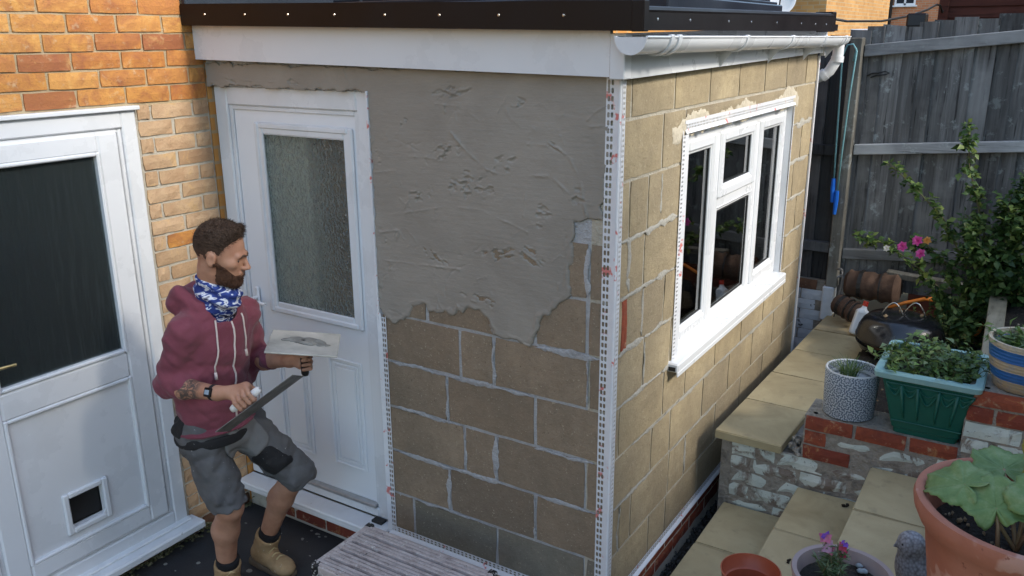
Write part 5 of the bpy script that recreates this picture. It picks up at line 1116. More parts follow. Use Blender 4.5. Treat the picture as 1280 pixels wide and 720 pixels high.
# rose bush
t = thing('rose_bush', 'straggling green rose bush with pink roses in front of the fence', 'rose bush', (1.1, 2.85, -.64))
P = []; D = []; Nn = []; Ls = []; SL = []; q = MB()
def cane(pts, r0, dens, spread, light=.3):
    pts = [np.array(p_) for p_ in pts]; q.tube(pts, list(np.linspace(r0, .002, len(pts))), 6, cap=False)
    for a, b in zip(pts[:-1], pts[1:]):
        L = np.linalg.norm(b-a)
        for k in range(int(1.9*dens*L)):
            c_ = a+(b-a)*rng.uniform(); out = unit(1)[0]; tw = c_+out*spread*rng.uniform(.3, 1)
            nlf = rng.integers(4, 8); 
            for j in range(nlf):
                u_ = (j+1)/nlf; P.append(c_+(tw-c_)*u_+rng.normal(0, .008, 3)); D.append(rng.normal(0, 1, 3)*[1, 1, .5]+out*.5); Nn.append(np.array([0, -.3, 1])+rng.normal(0, .45, 3)); Ls.append(rng.uniform(.034, .058)); SL.append(2 if rng.uniform() < light*.5 else (1 if rng.uniform() < light+.25 else 0))
root = (1.15, 2.9, -.62)
cane([root, (1.12, 2.86, -.2), (1.02, 2.80, .15), (.92, 2.78, .45), (.88, 2.80, .72)], .011, 34, .07, .5); cane([root, (1.0, 2.85, -.2), (.82, 2.85, .12), (.62, 2.9, .30), (.46, 2.95, .42)], .009, 26, .06, .6)
cane([root, (1.25, 2.85, -.1), (1.32, 2.8, .2), (1.36, 2.8, .45), (1.40, 2.85, .62)], .010, 40, .09); cane([root, (1.15, 2.75, -.1), (1.16, 2.70, .12), (1.15, 2.72, .30)], .009, 120, .14, .25)
cane([root, (1.3, 2.7, -.15), (1.42, 2.68, .05), (1.5, 2.7, .2)], .009, 120, .15, .2); cane([root, (1.05, 2.7, -.15), (1.0, 2.66, .05), (.97, 2.68, .18)], .009, 110, .12, .4)
cane([root, (1.0, 2.78, -.3), (.88, 2.72, -.12), (.76, 2.70, -.02), (.66, 2.72, .0)], .008, 50, .08, .5); cane([(.95, 2.80, -.64), (.92, 2.76, -.45), (.86, 2.72, -.33), (.82, 2.70, -.28)], .006, 90, .09, .5)
cane([root, (1.45, 2.75, -.2), (1.62, 2.72, -.05), (1.75, 2.75, .1)], .009, 90, .14, .2); cane([(1.0, 2.75, -.64), (1.02, 2.66, -.48), (1.0, 2.62, -.40)], .006, 130, .11, .6); cane([root, (.75, 2.95, -.25), (.5, 3.1, -.13), (.27, 3.12, -.1)], .005, 26, .05, .6)
cane([root, (1.2, 2.8, .0), (1.22, 2.78, .2), (1.2, 2.8, .38)], .009, 110, .14, .3)
q.build('canes', M['stem'], t, recalc=False); leafset('leaves', P, D, Nn, Ls, np.array(Ls)*rng.uniform(.55, .8, len(Ls)), [LM[0], LM[1], LM[2]], t, .12, .2, np.array(SL))
for c_, r_, mi_, l_ in (((.64, 2.66, -.035), .034, 4, 4), ((.715, 2.66, .01), .034, 4, 4), ((.765, 2.67, .015), .026, 6, 3), ((.745, 2.64, -.06), .032, 4, 4), ((1.27, 2.66, .26), .028, 5, 3), ((.545, 2.72, -.07), .022, 7, 3)):
    bloom(t, c_, r_, PET[mi_], 6, l_, (rng.normal(-.2, .3), -1, .5))
weeds('leafy_plant', 'yellow green bushy herb beside the barbecue', .78, .98, 2.50, 2.75, -.65, 60, .26, .035, [LM[1], LM[2], LM[2], LM[3]])
# ================================================================== unseen greenery added on the right to shade the patio and the steps
def shade_tree(name, label, cat, blobs, n, trunk, lsz):
    t_ = thing(name, label, cat, trunk[0]); q = MB(); q.tube(trunk, list(np.linspace(.14, .05, len(trunk))), 10)
    for c_, r_ in blobs[::2]: q.tube([trunk[-2], (Vector(trunk[-1])+Vector(c_))/2, c_], [.05, .035, .015], 6, cap=False)
    q.build('trunk', M['post_wood'], t_, smooth=True); P = []; Nn = []
    vol = np.array([r_[0]*r_[1]*r_[2] for c_, r_ in blobs]); vol = vol/vol.sum()
    for (c_, r_), w_ in zip(blobs, vol):
        u_ = unit(int(n*w_)); rad_ = rng.uniform(.35, 1.0, len(u_))**.5; pp = u_*rad_[:, None]*np.array(r_)+np.array(c_); P.append(pp); Nn.append(u_)
    P = np.vstack(P); Nn = np.vstack(Nn)+rng.normal(0, .5, P.shape); k = len(P); L = lsz*rng.uniform(.6, 1.3, k)
    leafset('crown', P, rng.normal(0, 1, (k, 3)), Nn, L, L*.7, [LM[0], LM[1]], t_)
shade_tree('shade_hedge', 'unseen dense dark green hedge along the right garden boundary', 'shade_hedge', [((4.3, y, z), (.75, .62, .75)) for y in np.arange(-4.0, 3.2, .8) for z in (-.1, .85, 1.65)], 26000, [(4.3, -.4, -.55), (4.3, -.4, .2), (4.3, -.4, .9)], .16)
shade_tree('shade_tree', 'unseen tall bushy tree added on the right to cast shade', 'tree', [((4.6, y, z), (1.0, .75, .85)) for y in (-3.4, -2.4, -1.4) for z in (2.4, 3.6, 4.9)]+[((4.6, -.42, 2.4), (1.0, .75, .85)), ((4.6, -.44, 3.5), (1.0, .65, .8))], 34000, [(4.7, -1.6, -.55), (4.7, -1.6, 1.0), (4.6, -1.5, 2.2), (4.6, -1.5, 3.2)], .2)
# ================================================================== the plasterer
A3 = lambda *a: np.array(a, np.float32)
J = dict(neck=A3(-1.52, -.60, .150), rsh=A3(-1.518, -.768, .070), lsh=A3(-1.535, -.432, .062), rel=A3(-1.592, -.80, -.158), rwr=A3(-1.325, -.775, -.145), lel=A3(-1.567, -.375, -.180), lwr=A3(-1.300, -.420, -.122),
         pel=A3(-1.60, -.60, -.36), rhip=A3(-1.60, -.685, -.375), lhip=A3(-1.595, -.515, -.375), rkn=A3(-1.490, -.655, -.765), ran=A3(-1.622, -.612, -1.175), lkn=A3(-1.405, -.350, -.725), lan=A3(-1.652, -.362, -1.170))
HR = np.array((Matrix.Rotation(R(27), 3, 'Z') @ Matrix.Rotation(R(12), 3, 'Y')), np.float32); HC = A3(-1.436, -.600, .370)
TB = A3(-1.258, -.825, -.272); TE = A3(-1.035, -.620, -.062); td = (TE-TB)/np.linalg.norm(TE-TB)          # trowel blade ends
tn = A3(-.618, -.115, .78); tn = tn-td*(tn@td); tn /= np.linalg.norm(tn); tw_ = np.cross(td, tn)
HRc = TB+(TE-TB)*.40+tn*.046; HLc = A3(-1.200, -.430, -.100)
def headp(p): return (p-HC)@HR
def hand(p, wr, hc, ax, sgn):
    e1 = wr-hc; e1 = e1-ax*(e1@ax); e1 /= np.linalg.norm(e1); e2 = np.cross(ax, e1)*sgn
    d = cap(p, wr, hc+e1*.040+ax*.024+e2*.008, .023, .019); d = smin(d, cap(p, wr, hc+e1*.040-ax*.024+e2*.008, .023, .019), .02); d = smin(d, cap(p, hc+e1*.036+ax*.03+e2*.012, hc+e1*.036-ax*.03+e2*.012, .017), .02)
    pt = lambda o, t, r_: hc+ax*o+(e1*math.cos(R(t))+e2*math.sin(R(t)))*r_
    for o, k in ((.034, .95), (.0115, 1.), (-.0115, .97), (-.033, .85)):
        P = [pt(o, 28, .040), pt(o, 95, .034*k), pt(o*.95, 165, .029), pt(o*.9, 235, .026)]
        f = np.minimum(np.minimum(cap(p, P[0], P[1], .0098, .0092), cap(p, P[1], P[2], .0092, .0086)), cap(p, P[2], P[3], .0086, .0074)); d = smin(d, f, .006)
    P = [pt(.030, -10, .045), pt(.044, -60, .036), pt(.036, -110, .028), pt(.026, -150, .026)]
    f = np.minimum(np.minimum(cap(p, P[0], P[1], .0125, .0105), cap(p, P[1], P[2], .0105, .0095)), cap(p, P[2], P[3], .0095, .008)); return smin(d, f, .008)
def face_sdf(q):
    d = ell(q, (-.014, 0, .034), (.099, .078, .094)); d = smin(d, ell(q, (.034, 0, -.034), (.060, .058, .086)), .03); d = smin(d, ell(q, (.026, 0, -.082), (.060, .050, .038)), .025); d = smin(d, ell(q, (.068, 0, -.104), (.022, .024, .020)), .02)
    d = smin(d, cap(q, (.084, -.036, .010), (.090, 0, .012), .011, .010), .012); d = smin(d, cap(q, (.084, .036, .010), (.090, 0, .012), .011, .010), .012)
    d = smin(d, cap(q, (.092, 0, .004), (.116, 0, -.036), .0075, .0105), .010)
    for s_ in (-1, 1):
        d = smin(d, ell(q, (.060, .044*s_, -.022), (.024, .018, .018)), .02); d = smin(d, ell(q, (.104, .010*s_, -.040), (.012, .009, .008)), .006); d = smin(d, ell(q, (-.006, .080*s_, -.012), (.020, .010, .032)), .008)
        d = -smin(-d, np.linalg.norm(q-A3(.099, .033*s_, -.006), axis=-1)-.013, .008); d = -smin(-d, ell(q, (-.002, .090*s_, -.010), (.009, .006, .016)), .006)
    d = smin(d, cap(q, (.093, -.017, -.060), (.093, .017, -.060), .006), .006); d = smin(d, cap(q, (.091, -.016, -.072), (.091, .016, -.072), .0065), .006)
    return d
def body(p):
    q = headp(p); d = face_sdf(q); hb = HC+HR@A3(-.030, 0, -.07); d = smin(d, cap(p, hb, J['neck'], .058, .062), .03)
    tor = ell(p, (-1.560, -.60, -.02), (.095, .135, .18)); tor = smin(tor, ell(p, (-1.585, -.60, -.30), (.10, .13, .18)), .06); tor = smin(tor, cap(p, J['rsh']+A3(0, .04, -.02), J['lsh']+A3(0, -.04, -.02), .040), .04); d = smin(d, tor, .04)
    for s_, hc, ax, sg in (('r', HRc, td, 1), ('l', HLc, A3(0, 0, 1), -1)):
        sh_, e_, w_ = J[s_+'sh'], J[s_+'el'], J[s_+'wr']; m_ = e_*.68+w_*.32+A3(0, 0, -.004)
        a = cap(p, sh_+A3(0, 0, -.02), e_, .034, .036); a = smin(a, cap(p, e_, m_, .037, .043), .02); a = smin(a, cap(p, m_, w_, .043, .0265), .02); a = smin(a, hand(p, w_, hc, ax, sg), .018); d = smin(d, a, .02)
    for s_ in 'rl':
        h_, k_, a_ = J[s_+'hip'], J[s_+'kn'], J[s_+'an']; c_ = k_*.66+a_*.34+A3(-.022, 0, 0); l = smin(cap(p, h_, k_, .070, .054), cap(p, k_, c_, .053, .057), .03); l = smin(l, cap(p, c_, a_, .055, .036), .03); l = smin(l, cap(p, a_, a_+A3(.06, -.01, -.06), .034, .022), .03); d = smin(d, l, .02)
    return d
man = thing('person', 'person in maroon hoodie and grey work shorts holding plastering tools by the door', 'person', (-1.6, -.5, GZ))
s = S('skin'); v = s.coord(False); f = s.noise(v, 14, 5, .6); g = s.noise(v, 160, 3, .6); col = s.ramp(f, [(.3, (.36, .175, .11)), (.55, (.45, .24, .155)), (.75, (.50, .28, .19))])
ta = s.n('VectorMath', {0: v, 1: tuple(J['rel']*.50+J['rwr']*.50)}, operation='DISTANCE').outputs['Value']; tf = s.math('MULTIPLY', s.gray(ta, .075, .055), s.gray(s.noise(v, 38, 5, .7, 1.0), .40, .50)); col = s.mix(s.math('MULTIPLY', tf, .85), col, (.035, .04, .042))
s.set(col=col, rough=.52, spec=.4, nrm=s.bump(g, .12, .002)); s.p.inputs['Subsurface Weight'].default_value = .08; s.p.inputs['Subsurface Radius'].default_value = (.012, .005, .003); M['skin'] = s.m
sdf_obj('body', body, (-1.80, -.94, -1.285), (-1.10, -.26, .53), .005, M['skin'], man, 1)
s = S('short_brown_hair'); v = s.coord(False); st_ = s.n('Mapping', {'Vector': v, 'Rotation': (.3, .5, .2), 'Scale': (.25, 1, .6)}).outputs[0]; f = s.noise(st_, 190, 4, .65); col = s.ramp(f, [(.3, (.025, .014, .009)), (.55, (.055, .033, .021)), (.75, (.10, .063, .042))])
hz_ = s.n('SeparateXYZ', {0: v}).outputs[2]; fade = s.math('MULTIPLY', s.gray(hz_, float(HC[2])+.050, float(HC[2])-.03), .55); col = s.mix(fade, col, (.20, .115, .08))      # close-cropped sides, scalp showing
M['hair'] = s.set(col=col, rough=.7, spec=.3, nrm=s.bump(f, .9, .006))
M['beard'] = pm('brown_beard', [(.045, .019, .010), (.085, .038, .020), (.12, .058, .032)], 70, .8, bump=1, bscale=260, rnd=0, dist=.006)
def hair(p):
    q = headp(p); x, y, z = q[..., 0], q[..., 1], q[..., 2]; top_ = np.clip((z-.05)/.06, 0, 1); n_ = fbm(x*60, y*60, z*60, 4, 2)
    d = ell(q, (-.014, 0, .036), (.100, .0785, .094))-(.0006+.0075*top_*np.clip((x+.09)/.12, .25, 1)+.0028*n_*(.25+top_)); d = smin(d, cap(q, (.050, -.03, .110), (.056, .03, .110), .013, .013), .03)
    line = -.056-.034*np.clip((-x-.015)/.04, 0, 1)+np.clip(x+.030, 0, 1)*1.42+.010*np.sin(y*60)*np.clip(x*10, 0, 1)+.004*n_-.03*np.exp(-((x-.012)/.012)**2)
    return np.maximum(d, -(z-line)*.6)
def strands(src, name, mat, n, ln, fwd, seed):
    r_ = np.random.default_rng(seed); me = src.data; V = np.zeros(len(me.vertices)*3, np.float32); me.vertices.foreach_get('co', V); V = V.reshape(-1, 3); N_ = np.zeros(len(V)*3, np.float32); me.vertices.foreach_get('normal', N_); N_ = N_.reshape(-1, 3)
    i = r_.integers(0, len(V), n); b = V[i]; d_ = N_[i]*.55+HR@A3(*fwd)+r_.normal(0, .22, (n, 3)); d_ /= np.linalg.norm(d_, axis=1, keepdims=True); sd_ = np.cross(d_, N_[i]+r_.normal(0, .3, (n, 3))); sd_ /= np.linalg.norm(sd_, axis=1, keepdims=True)+1e-6
    L = ln*r_.uniform(.5, 1.2, (n, 1))*np.clip(.35+(((b-HC)@HR)[:, 2:3]+.03)*9, .3, 1.) if ln > .007 else ln*r_.uniform(.5, 1.2, (n, 1)); W_ = .0011
    VV = np.stack([b-N_[i]*.001+sd_*W_, b-N_[i]*.001-sd_*W_, b+d_*L], 1).reshape(-1, 3); tag(obj(name, fast_mesh(name, VV, np.arange(3*n).reshape(-1, 3)), mat, src), kind='stuff')
hr_o = sdf_obj('hair', hair, HC-.16, HC+.17, .0035, M['hair'], man, 1); strands(hr_o, 'hair_strands', M['hair'], 5200, .015, (.75, 0, .1), 3)
def beard(p):
    q = headp(p); x, y, z = q[..., 0], q[..., 1], q[..., 2]; n_ = fbm(x*90, y*90, z*90, 6, 2)
    d = face_sdf(q)-(.0025+.0045*np.clip((-z-.075)/.04, 0, 1)+.002*n_); line = -.018-.42*np.clip(x, 0, 1)-.02*np.clip((x-.05)/.03, 0, 1)+.012*np.exp(-((x-.096)/.012)**2); d = np.maximum(d, (z-line)*.7); d = np.maximum(d, -(x-.006)*.7)
    m_ = cap(q, (.100, -.014, -.0665), (.100, .014, -.0665), .0065); return np.maximum(np.maximum(d, -m_), -(z+.140))
bd_o = sdf_obj('beard', beard, HC-.17, HC+.16, .0035, M['beard'], man, 1); strands(bd_o, 'beard_strands', M['beard'], 3200, .0065, (.25, 0, -.8), 4)
def march(f, o, d, tmax=.5):            # walk a ray onto a distance field
    o, d = np.array(o, np.float32), np.array(d, np.float32); d /= np.linalg.norm(d); t = 0.
    for _ in range(60):
        k = float(f((o+d*t)[None])[0]); t += k*.8
        if k < 5e-4 or t > tmax: break
    return o+d*t
M['eye'] = pm('eye_white', [(.20, .16, .14), (.26, .21, .18)], 5, .15, rnd=0)
for s_ in (-1, 1):
    q = MB(); c_ = HC+HR@(march(face_sdf, (.16, .033*s_, -.007), (-1, 0, 0))-A3(.0075, 0, 0)); sph(q, c_, (.0105, .0120, .0080)); e = q.build('eye', M['eye'], man, smooth=True); q = MB(); sph(q, c_+HR@A3(.0078, 0, -.002), (.0045, .0048, .0045)); q.build('iris', M['seal'], e, smooth=True); q = MB(); q.tube([c_+HR@A3(.0075*math.cos(t_), .0125*math.sin(t_), .0052) for t_ in np.linspace(-1.4, 1.4, 7)], .0022, 6); q.build('eyelid', M['skin'], e, smooth=True)
    q = MB(); q.tube([HC+HR@march(face_sdf, (.16, y_*s_, z_), (-1, -.35*s_, 0)) for y_, z_ in ((.024, .010), (.036, .0145), (.048, .0135), (.058, .008))], [.0035, .0048, .0042, .0022], 6); q.build('eyebrow', M['hair'], man, smooth=True)
# ---- hoodie
s = S('maroon_fleece'); v = s.coord(False); f = s.noise(v, 7, 5, .6); g = s.noise(v, 260, 3, .6); col = s.ramp(f, [(.3, (.15, .036, .056)), (.7, (.21, .062, .085))]); M['hoodie'] = s.set(col=s.mix(s.gray(g, .4, .7, 0, .3), col, (.22, .09, .105)), rough=.92, spec=.15, sheen=.15, nrm=s.bump(s.math('ADD', g, s.math('MULTIPLY', f, 2)), .35, .004))
def fold(p, d1, d2, s_, f1, f2): return np.abs(vnoise((p@A3(*d1))*f1, (p@A3(*d2))*f2, p[..., 1]*f1, s_))
def wrink(p, k=1.): return k*(.0105*(.4-fold(p, (.5, .4, .77), (-.6, .3, .74), 21, 5, 21))+.0070*(.4-fold(p, (.2, -.7, .68), (.75, .3, .6), 22, 7, 30))+.0018*vnoise(p[..., 0]*13, p[..., 1]*13, p[..., 2]*19+p[..., 0]*9, 3)+.0035*vnoise(p[..., 0]*30, p[..., 1]*30, p[..., 2]*44-p[..., 1]*20, 8))
def seg_wr(p, a, b, amp, freq, ph=0.):
    t = ((p-a)@(b-a))/((b-a)@(b-a)); return amp*np.sin(t*freq+2.2*np.sin((p[..., 0]+p[..., 1])*26+ph)+ph)
def hoodie(p):
    d = ell(p, (-1.552, -.60, -.01), (.138, .176, .19)); d = smin(d, ell(p, (-1.580, -.60, -.27), (.138, .172, .21)), .09); d = smin(d, cap(p, J['rsh']+A3(0, .025, -.005), J['lsh']+A3(0, -.025, -.005), .062), .06); d = smin(d, cap(p, (-1.53, -.60, .10), (-1.51, -.60, .175), .10, .078), .05)
    d = smin(d, ell(p, (-1.60, -.40, -.20), (.06, .05, .10)), .05); d = np.maximum(d, -(p[..., 2]+.424+.06*(p[..., 0]+1.6)))
    d = smin(d, ell(p, (-1.590, -.60, -.395), (.152, .188, .028)), .012)
    a = smin(cap(p, J['rsh'], J['rel'], .061, .053), cap(p, J['rel'], J['rel']*.72+J['rwr']*.28, .053, .050), .025)+seg_wr(p, J['rsh'], J['rel'], .0030, 19); a = smin(a, cap(p, J['rel']*.76+J['rwr']*.24, J['rel']*.66+J['rwr']*.34, .050, .045), .008)
    b = smin(cap(p, J['lsh'], J['lel'], .060, .052), cap(p, J['lel'], J['lel']*.62+J['lwr']*.38, .055, .048), .025)+seg_wr(p, J['lsh'], J['lel'], .0030, 19, 1.)
    d = smin(smin(d, a, .035), b, .035)
    # hood lying behind the neck
    h_ = smin(ell(p, (-1.618, -.60, .150), (.070, .150, .075), np.array(Euler((0, R(-22), 0)).to_matrix())), cap(p, (-1.595, -.695, .195), (-1.475, -.672, .115), .042, .027), .03); h_ = smin(h_, cap(p, (-1.595, -.505, .195), (-1.475, -.528, .115), .042, .027), .03)
    d = smin(d, h_+.004*np.sin(p[..., 1]*38+p[..., 2]*30), .016)
    # neck opening
    d = -smin(-d, cap(p, (-1.485, -.60, .12), (-1.46, -.60, .30), .066, .085), .012)
    return d+wrink(p)
ho = sdf_obj('hoodie', hoodie, (-1.80, -.90, -.50), (-1.33, -.28, .28), .0055, M['hoodie'], man, 1)
M['cord'] = pm('cream_cord', [(.55, .45, .42), (.68, .60, .56)], 60, .8, rnd=0)
fx_ = lambda y, z, off=.002: march(hoodie, (-1.25, y, z), (-1, 0, 0))+A3(off, 0, 0)
q = MB(); q.tube([fx_(-.60+.004*math.sin(i), .085-.033*i) for i in range(16)], .0042, 6); q.build('zip', M['cord'], ho, smooth=True)
for y0_, y1_, zt, zb in ((-.665, -.685, .105, -.115), (-.535, -.53, .10, -.06)):
    pts = [fx_(y0_+(y1_-y0_)*i/9, zt+(zb-zt)*i/9, .004) for i in range(10)]; q = MB(); q.tube(pts, .0038, 6); q.tube([pts[-1], pts[-1]+A3(.002, 0, -.03)], [.006, .0065], 8); q.build('drawstring', M['cord'], ho, smooth=True)
# ---- neck gaiter
s = S('blue_patterned_gaiter'); v = s.coord(False); f = s.noise(s.n('Mapping', {'Vector': v, 'Scale': (1, 1, 1.9), 'Rotation': (.5, .3, 0)}).outputs[0], 24, 2, .5, 1.0); M['gaiter'] = s.set(col=s.ramp(f, [(.44, (.012, .03, .17)), (.52, (.03, .07, .30)), (.55, (.62, .66, .74)), (.62, (.70, .72, .78)), (.68, (.012, .02, .10))]), rough=.8, nrm=s.bump(s.noise(v, 40, 4), .3, .006))
def gaiter(p):
    d = cap(p, (-1.515, -.60, .135), (-1.475, -.60, .305), .088, .071); d = smin(d, ell(p, (-1.425, -.60, .185), (.052, .060, .05)), .03); d = np.maximum(d, (p-A3(-1.46, -.60, .268))@A3(.46, 0, .888)); return d+.005*np.sin(p[..., 2]*120+p[..., 1]*25+p[..., 0]*40)+.003*vnoise(p[..., 0]*40, p[..., 1]*40, p[..., 2]*60, 5)
sdf_obj('neck_gaiter', gaiter, (-1.64, -.74, .02), (-1.34, -.46, .32), .005, M['gaiter'], man, 1)
# ---- shorts
s = S('grey_work_cotton'); v = s.coord(False); f = s.noise(v, 9, 6, .6); g = s.noise(v, 220, 3, .6); col = s.ramp(f, [(.3, (.085, .086, .09)), (.7, (.135, .135, .138))]); col = s.mix(s.gray(s.noise(v, 60, 3, .6), .70, .73), col, (.38, .37, .35)); M['shorts'] = s.set(col=col, rough=.9, spec=.2, nrm=s.bump(s.math('ADD', g, f), .35, .004))
M['pocket'] = pm('pale_grey_canvas', [(.13, .13, .13), (.18, .18, .178)], 9, .9, bump=.4, bscale=200, rnd=0, speck=[(70, .70, (.3, .3, .29))])
M['black_cordura'] = pm('black_cordura', [(.010, .010, .011), (.02, .02, .022)], 20, .8, bump=.5, bscale=300, rnd=0, speck=[(110, .70, (.3, .3, .3))])
def leg_ring(a, b, t): return a+(b-a)*t
rke = J['rkn']*.99+J['rhip']*.01+A3(0, 0, .0); lke = J['lkn']
def shorts(p):
    d = ell(p, (-1.595, -.60, -.440), (.132, .172, .110))
    a = cap(p, J['rhip']+A3(.005, -.006, -.03), rke, .096, .083)+seg_wr(p, J['rhip'], rke, .0045, 15); a = np.maximum(a, (p-rke)@((rke-J['rhip'])/np.linalg.norm(rke-J['rhip'])))
    b = cap(p, J['lhip']+A3(.01, .0, -.03), lke+A3(.012, 0, .008), .100, .087)+seg_wr(p, J['lhip'], lke, .0045, 15, 2.); nb = (lke-J['lhip'])/np.linalg.norm(lke-J['lhip']); nb = nb*.75+A3(-.15, 0, -.9)*.5; nb /= np.linalg.norm(nb); b = np.maximum(b, (p-lke)@nb-.050)
    return smin(smin(d, a, .03), b, .03)+wrink(p, 1.3)
sh_o = sdf_obj('shorts', shorts, (-1.80, -.86, -.95), (-1.26, -.20, -.25), .0055, M['shorts'], man, 1)
def patch(name, c, hs, rot, off, mat, parent=None, h=.005, rad=.015):
    c = np.array(c, np.float32); RT = np.array(Euler(rot).to_matrix(), np.float32); f_ = lambda p: np.maximum(np.maximum(shorts(p)-off, -(shorts(p)+.018)), rbox(p, c, hs, rad, RT)); m_ = max(hs)*1.5; return sdf_obj(name, f_, c-m_, c+m_, h, mat, parent or sh_o, 1)
lm = J['lhip']*.42+J['lkn']*.58; side = A3(.35, -.80, .25); side /= np.linalg.norm(side)
kn_c = march(shorts, J['lhip']*.26+J['lkn']*.74+side*.4, -side); patch('knee_panel', kn_c, (.062, .09, .055), (R(0), R(50), R(12)), .005, M['black_cordura'])
pk_c = march(shorts, J['lhip']*.54+J['lkn']*.46+A3(.3, -.85, .42)*.35, -A3(.3, -.85, .42)); patch('holster_pocket', pk_c, (.085, .085, .075), (0, R(42), R(20)), .013, M['pocket'], rad=.05)
pk_r = march(shorts, J['rhip']+A3(-.02, -.35, .02), A3(0, 1, 0)); patch('black_pocket', pk_r, (.045, .07, .05), (0, R(10), 0), .007, M['black_cordura'])
def belt(p): return np.maximum(np.abs(ell(p, (-1.595, -.60, -.440), (.139, .180, .115)))-.006, np.abs((p[..., 2]+.432)+.05*(p[..., 0]+1.6))-.024)
sdf_obj('belt', belt, (-1.78, -.82, -.52), (-1.42, -.38, -.38), .006, M['black_cordura'], man, 1)
# ---- socks and boots
M['sock'] = pm('black_sock', [(.008, .008, .009), (.016, .016, .018)], 30, .95, bump=.6, bscale=250, rnd=0)
M['boot'] = pm('tan_nubuck', [(.24, .15, .07), (.34, .22, .11), (.40, .28, .15)], 12, .85, bump=.5, bscale=90, rnd=0, speck=[(40, .68, (.5, .45, .36))]); M['sole'] = pm('boot_sole', [(.10, .07, .045), (.16, .12, .08)], 12, .85, rnd=0); M['lace'] = pm('boot_lace', [(.48, .36, .18), (.58, .45, .25)], 40, .9, rnd=0)
for s_, yaw_ in (('r', -24), ('l', -6)):
    a_, k_ = J[s_+'an'], J[s_+'kn']; up_ = (k_-a_)/np.linalg.norm(k_-a_); fd = A3(math.cos(R(yaw_)), math.sin(R(yaw_)), 0); ld = A3(-fd[1], fd[0], 0); g0 = A3(a_[0], a_[1], GZ)
    RB_ = np.stack([fd, ld, A3(0, 0, 1)], 1)
    so = sdf_obj('sock', lambda p: np.maximum(cap(p, a_+A3(0, 0, -.01), a_+up_*.115, .046, .052), (p-(a_+up_*.112))@up_)+.0015*np.sin(p[..., 2]*420), a_-.12, a_+.17, .005, M['sock'], man)
    hl = g0-fd*.055; to = g0+fd*.175
    def boot(p, a_=a_, g0=g0, fd=fd, up_=up_, RB_=RB_):
        d = smin(cap(p, g0-fd*.030+A3(0, 0, .062), g0+fd*.10+A3(0, 0, .050), .048, .043), ell(p, g0+fd*.145+A3(0, 0, .052), (.062, .050, .040), RB_), .03); an = cap(p, g0-fd*.008+A3(0, 0, .08), a_+up_*.060, .054, .060); d = smin(d, an, .03); d = np.maximum(d, (p-(a_+up_*.078))@up_); d = -smin(-d, cap(p, a_+up_*.03, a_+up_*.12, .047, .049), .006)
        return np.maximum(d, -(p[..., 2]-GZ-.022))+.0018*vnoise(p[..., 0]*70, p[..., 1]*70, p[..., 2]*70, 4)
    bo = sdf_obj('boot', boot, np.minimum(hl, to)-[.09, .09, 0], np.maximum(hl, to)+[.09, .09, .26], .005, M['boot'], man, 1)
    sdf_obj('sole', lambda p: smin(rbox(p, g0+fd*.055+A3(0, 0, .015), (.135, .046, .016), .012, RB_), rbox(p, g0-fd*.025+A3(0, 0, .018), (.050, .044, .020), .012, RB_), .02), np.minimum(hl, to)-[.09, .09, .005], np.maximum(hl, to)+[.09, .09, .06], .005, M['sole'], bo)
    for k in range(6):
        z_ = .070+.016*k; x_ = .105-.019*k; m0, m1 = [march(boot, g0+fd*(x_+.08)+ld*w_+A3(0, 0, z_+.09), -fd*.7-A3(0, 0, .75)) for w_ in (-.022, .022)]; mm = march(boot, g0+fd*(x_+.08)+A3(0, 0, z_+.098), -fd*.7-A3(0, 0, .75)); q = MB(); q.tube([m0, mm+A3(0, 0, .004), m1], .0042, 6); q.build('lace', M['lace'], bo, smooth=True)
    q = MB(); c_ = march(boot, g0+fd*.12+A3(0, 0, .25), -fd*.55-A3(0, 0, .8)); q.tube([c_+ld*.03*math.sin(t_)+A3(0, 0, .012*abs(math.sin(t_*2)))+fd*.018*math.cos(t_) for t_ in np.linspace(0, 6.28, 18)], .003, 5); q.build('lace_bow', M['lace'], bo, smooth=True)
# ---- watch
wv = J['rwr']-J['rel']; wv /= np.linalg.norm(wv); wc = J['rwr']-wv*.018; q = MB(); q.tube([wc-wv*.011, wc-wv*.006, wc+wv*.006, wc+wv*.011], [.0305, .0325, .0322, .030], 20); wo = q.build('watch', M['black_cordura'], man, auto=50)
nv = A3(.35, -.85, .40); nv = nv-wv*(nv@wv); nv /= np.linalg.norm(nv); q = MB(); q.obox(wc+nv*.034, wv*.036, np.cross(wv, nv)*.036, nv*.012, .003); q.build('watch_case', M['black_trim'], wo); q = MB(); q.obox(wc+nv*.0405, wv*.022, np.cross(wv, nv)*.018, nv*.002); q.build('watch_screen', pm('watch_glass', [(.25, .33, .42), (.35, .43, .5)], 30, .2, rnd=0), wo)
# ---- trowel
M['steel'] = pm('plaster_smeared_steel', [(.13, .13, .12), (.24, .235, .22), (.33, .32, .30)], 22, .55, metal=.35, bump=.4, bscale=80, rnd=0); M['plaster_wet'] = pm('wet_grey_plaster', [(.13, .13, .118), (.21, .21, .19), (.27, .265, .24)], 16, .6, bump=.7, bscale=60, rnd=0, dist=.01)
t = thing('plastering_trowel', 'grey smeared steel plastering trowel held over the grey shorts', 'trowel', tuple(TB)); bn = tn*math.cos(R(11))-tw_*math.sin(R(11)); bw = np.cross(td, bn)
q = MB(); q.obox((TB+TE)/2, (TE-TB), bw*.115, bn*.0022, .0006); q.build('blade', M['steel'], t)
q = MB(); m_ = TB+(TE-TB)*.42+bn*.004; q.obox(m_, td*.20, bw*.022, bn*.008, .003); q.tube([m_+td*.02, HRc+td*.062], .006, 8); q.build('shank', M['alu'], t)
